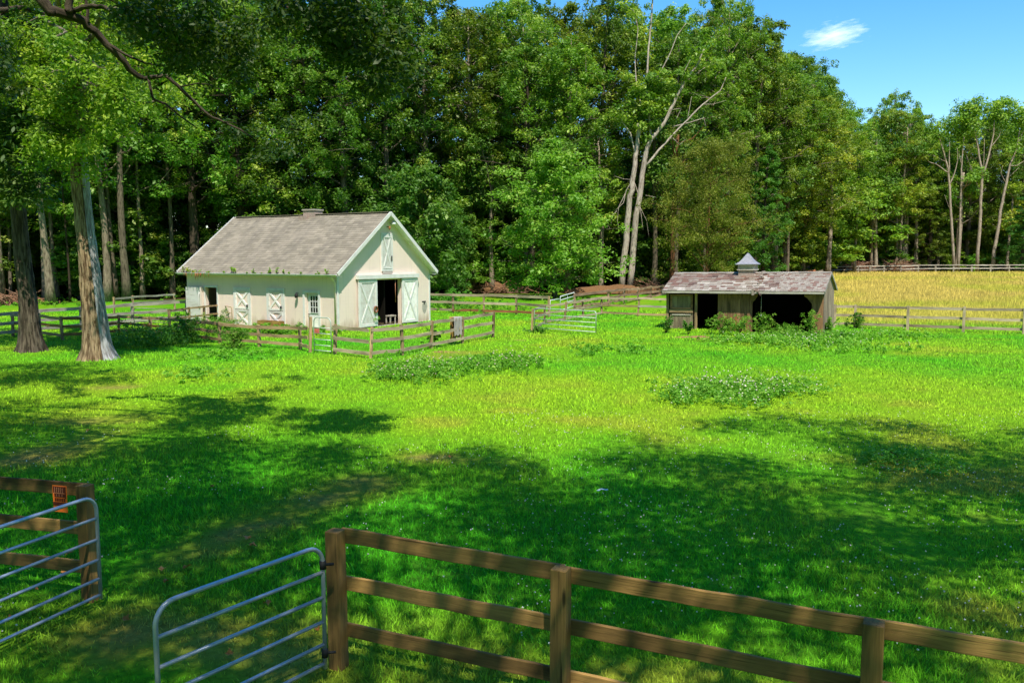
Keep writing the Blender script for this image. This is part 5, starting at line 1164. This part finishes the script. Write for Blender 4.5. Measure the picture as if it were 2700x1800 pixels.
patch('weed_patch', [((1900, 1035, 110, 22), .6), ((2040, 1035, 110, 20), .4), ((1790, 1060, 50, 16), .15), ((1960, 1062, 80, 16), .2)], 420, .10, .36, (1.3, 1.4, .95), 210)
patch('weed_patch', [((2130, 905, 150, 12), .7), ((1960, 900, 90, 9), .3), ((2350, 890, 150, 8), .3), ((2250, 925, 180, 12), .2)], 360, .13, .30, (1.5, 1.55, 1.0), 160)
patch('weed_patch', [((1560, 925, 40, 12), .3), ((1670, 925, 40, 12), .3), ((1520, 845, 90, 8), .35), ((520, 990, 60, 14), .3), ((620, 940, 120, 12), .4)], 150, .13, .2, (1.3, 1.5, .9))
patch('weed_patch', [((700, 880, 150, 8), .5), ((1250, 815, 130, 14), .6), ((1230, 760, 80, 12), .3), ((420, 780, 100, 10), .4), ((1560, 800, 80, 12), .4), ((90, 800, 120, 12), .4)], 300, .2, .4, (1.15, 1.25, .75))
# clover heads on the shaded lawn
x, y = scatter(3400, 5, 21, 1.1); k_ = fb2(x, y, .5, 3, 2.) + .25 * (x > 0) > .60; x, y = x[k_], y[k_]
petals('clover_flowers', np.stack([x, y, terrain(x, y) + RG.uniform(.05, .12, len(x))], 1), .0125, 'clover')
# roof-edge seedlings in the gutter
for i, s_ in enumerate((-12.0, -11.8, -11.55, -11.3, -11.05, -10.5, -9.75, -9.6, -8.3, -7.6, -7.45, -7.3, -6.3, -5.9, -5.75, -5.2, -4.65, -4.5, -4.0, -3.45, -3.05, -2.2, -1.1, -.9, -.3)):
    H_ = random.choice((.10, .14, .2, .28, .42)); p = world(BC, BT, (s_, -OE - .12, ze - .04))
    weed_bush('gutter_weed', 'small green weed sprouting from the barn gutter', 0, 0, .10 if s_ > -10 else .22, H_, 9, .10, (2.6, 1.6, .5) if s_ < -10.5 else (2.0, 1.7, .8), pos=p, stems=3, group='weeds growing along the barn gutter', per=9, cat='weed')
w = MB()
for i in range(16):
    s_ = random.uniform(-12, -9.4); w.tube([(s_, -OE - .16, ze - .03), (s_ + .03, -OE - .20, ze - .12), (s_ + random.uniform(-.1, .1), -OE - .19, ze - random.uniform(.15, .5))], [.02, .015, .006], 5)
o = w.build('dry_vine', M['rustwood']); o.location = tuple(BC); o.rotation_euler = (0, 0, -BT); tag(o, 'dry brown roots dangling from left end of the barn gutter', 'vine')

# ------------------------------------------------------------------ brush piles, debris, litter
def brush(label, u0, u1, v, vt, y, n, mat='deadwood', tint=(.75, .55, .48), nm='brush_pile'):
    a = dep(u0, v, y); b = dep(u1, v, y); Hh = (v - vt) / F * y; c0 = (a + b) / 2; c0[2] = float(terrain(c0[0], c0[1])); Wd = b[0] - a[0]
    t = thing(nm, label, 'brush pile', c0); w = MB(); w2 = MB()
    for i in range(n):
        x_ = random.gauss(0, .25) * Wd; h0 = Hh * max(.05, 1 - (abs(x_) / Wd * 2) ** 1.5) * random.random(); ang = random.choice((random.gauss(.5, .3), random.gauss(2.6, .3))); L_ = random.uniform(1.5, 5.5); yaw = random.gauss(0, .6)
        d = np.array([cos(ang) * cos(yaw), sin(yaw), abs(sin(ang)) * .75]); p = np.array([x_, random.gauss(0, .8), h0 * .6]) - d * L_ * .45; q = p + d * L_; m_ = (p + q) / 2 + np.array([0, 0, .25 + random.gauss(0, .2)])
        p[2] = max(p[2], -.05); r = random.uniform(.03, .09); (w if i % 2 else w2).tube([p, m_, q], [r, r * .7, r * .25], 5)
    w.build('branches', M[mat], t).color = (*tint, 1); w2.build('twigs', M['bark_rust'], t).color = (1.2, 1.3, 1.5, 1); return t
brush('tangled brush pile of bare branches at left behind far fence', 2195, 2300, 716, 680, 139.8, 150)
brush('brush pile with long slanting bare branches right of the tangled pile', 2305, 2405, 716, 678, 139.8, 170, tint=(.62, .48, .42))
brush('low scatter of broken branches at foot of the wood left of the barn', 1250, 1390, 764, 752, 92, 70, 'bark_pale')
brush('heap of broken limbs on ground behind the dead twin tree', 1680, 1760, 775, 755, 90, 60, 'bark_pale')
brush('broken branches on wood floor at the far left', 0, 60, 800, 780, 70, 60, 'bark_pale')
t = thing('log', 'pale leaning dead log propped over left brush pile', 'log', dep(2202, 706, 139.5)); w = MB(); e = dep(2230, 672, 139.5) - dep(2202, 706, 139.5); w.tube([np.array([0, 0, -.3]), e * .5 + np.array([.1, 0, 0]), e], [.22, .18, .12], 8); w.build('log', M['deadwood'], t)
for lab, ua, va, ub, vb, y_, r in (('grey fallen log lying along dark fence behind the shed', 2075, 735, 2170, 716, 118, .35), ('short rust stained log end by the dark fence', 2130, 722, 2150, 715, 119, .4), ('thin fallen limb on rusty debris right of the barn', 1290, 752, 1370, 744, 96, .12)):
    a = dep(ua, va, y_); b = dep(ub, vb, y_); t = thing('log', lab, 'log', a); w = MB(); w.tube([np.zeros(3), (b - a) * .5 + np.array([0, 0, -.05]), b - a], [r, r * .9, r * .75], 9); w.build('log', M['bark_grey' if 'grey' in lab else 'rustwood'], t)
def mound(nm, u, v, rx, ry, h, mat, pos=None, seed=0):
    p = ground(u, v) if pos is None else np.array(pos); n = 26; V_ = [(0, 0, h)]; Fc = []
    for i in range(1, 8):
        for j in range(n):
            a = 2 * pi * j / n; r = i / 7; k_ = vnoise(np.array([[cos(a) * 2 + seed, sin(a) * 2, r * 3]]))[0]; k2 = vnoise(np.array([[cos(a) * r * 6 + seed, sin(a) * r * 6, 4.]]))[0]
            V_.append((cos(a) * r * rx * (.7 + .6 * k_), sin(a) * r * ry * (.7 + .6 * k_), h * (1 - r * r) * (.4 + 1.1 * k2) - .02 * r))
    for j in range(n): Fc.append((0, 1 + j, 1 + (j + 1) % n))
    for i in range(6):
        for j in range(n): Fc.append((1 + i * n + j, 1 + (i + 1) * n + j, 1 + (i + 1) * n + (j + 1) % n, 1 + i * n + (j + 1) % n))
    w = MB(); w.add(V_, Fc, None, None, True); o = w.build(nm, M[mat]); o.location = tuple(p); tag(o, kind='structure'); return o
mound('bare_soil', 1838, 889, 1.25, .35, .06, 'dirt'); mound('bare_soil', 1170, 928, .75, .28, .04, 'dirt', seed=3); mound('bare_soil', 1370, 897, .9, .2, .02, 'dirt', seed=5); mound('bare_soil', 1870, 893, .7, .5, .03, 'dirt', seed=6)
mound('debris_mound', 1310, 756, 4.6, 1.5, .75, 'mulch', pos=[*dep(1310, 756, 93)[:2], .2], seed=7); mound('debris_mound', 1640, 770, 7., 1.5, .7, 'mulch', pos=[*dep(1630, 772, 88)[:2], .2], seed=9); mound('debris_mound', 20, 790, 5., 1.5, .6, 'mulch', pos=[*dep(20, 790, 72)[:2], 0], seed=8)
t = thing('plastic_scrap', 'crumpled pale blue plastic scrap lying on the shaded lawn', 'litter', ground(1588, 1302)); w = MB(); V_ = [(random.uniform(-.02, .02) + i * .05 - .1, random.uniform(-.02, .02) + j * .035 - .04, .07 + random.uniform(-.015, .03)) for j in range(3) for i in range(5)]
w.add(V_, [(j * 5 + i, j * 5 + i + 1, j * 5 + 6 + i, j * 5 + 5 + i) for j in range(2) for i in range(4)]); w.build('scrap', M['litter'], t)
for i, (u, v) in enumerate(((32, 1637), (443, 1541), (497, 1503), (432, 1508), (186, 1465), (162, 1520), (652, 1424), (603, 1732), (838, 1666), (664, 1445), (1190, 1210), (90, 1560), (700, 1600), (560, 1290), (2330, 1240), (330, 1640), (235, 1140), (1500, 1140))):
    p = ground(u, v); t = MB(); s_ = random.uniform(.035, .07); a = random.random() * 6.28
    V_ = [(s_ * 1.2 * cos(q) * (1 if k % 2 == 0 else .6), s_ * sin(q) * (1 if k % 2 == 0 else .55), .055 + .02 * cos(2 * q) + random.uniform(0, .015)) for k, q in enumerate(np.linspace(0, 2 * pi, 11)[:-1])]
    t.add(V_ + [(0, 0, .05)], [(k, (k + 1) % 10, 10) for k in range(10)]); o = t.build('fallen_leaf', M['leaf_tan']); o.location = tuple(p); o.rotation_euler = (random.uniform(-.4, .4), random.uniform(-.4, .4), a)
    tag(o, 'small curled brown fallen leaf lying on the shaded grass', 'leaf', 'fallen leaves on the lawn')

# ------------------------------------------------------------------ one small cloud
def cloud():
    k = N('thin_cloud'); tc = k.n('TexCoord').outputs['Object']
    d = k.n('VectorMath', {0: k.vmul(tc, (1 / 105., 1 / 190., 0))}, operation='LENGTH').outputs['Value']
    n_ = k.noise(tc, .018, 6, .6); f = k.math('SUBTRACT', k.math('MULTIPLY', n_, 1.6), k.math('ADD', d, -.25)); f = k.math('MULTIPLY', k.ramp(f, .15, 1.0), .5)
    w_ = k.n('BsdfTranslucent', {'Color': (1, 1, 1, 1)}).outputs[0]; tr_ = k.n('BsdfTransparent').outputs[0]
    return k.done(k.n('MixShader', {0: f, 1: tr_, 2: w_}).outputs[0])
w = MB(); w.add([(-150, -260, 0), (150, -260, 0), (150, 260, 0), (-150, 260, 0)], [(0, 1, 2, 3)])
o = w.build('cloud', cloud()); cp_ = dep(2198, 97, 2600); o.location = tuple(cp_); o.rotation_euler = (0, radians(-6), radians(-25)); tag(o, 'single small white wisp of cloud in the blue sky at upper right', 'cloud')
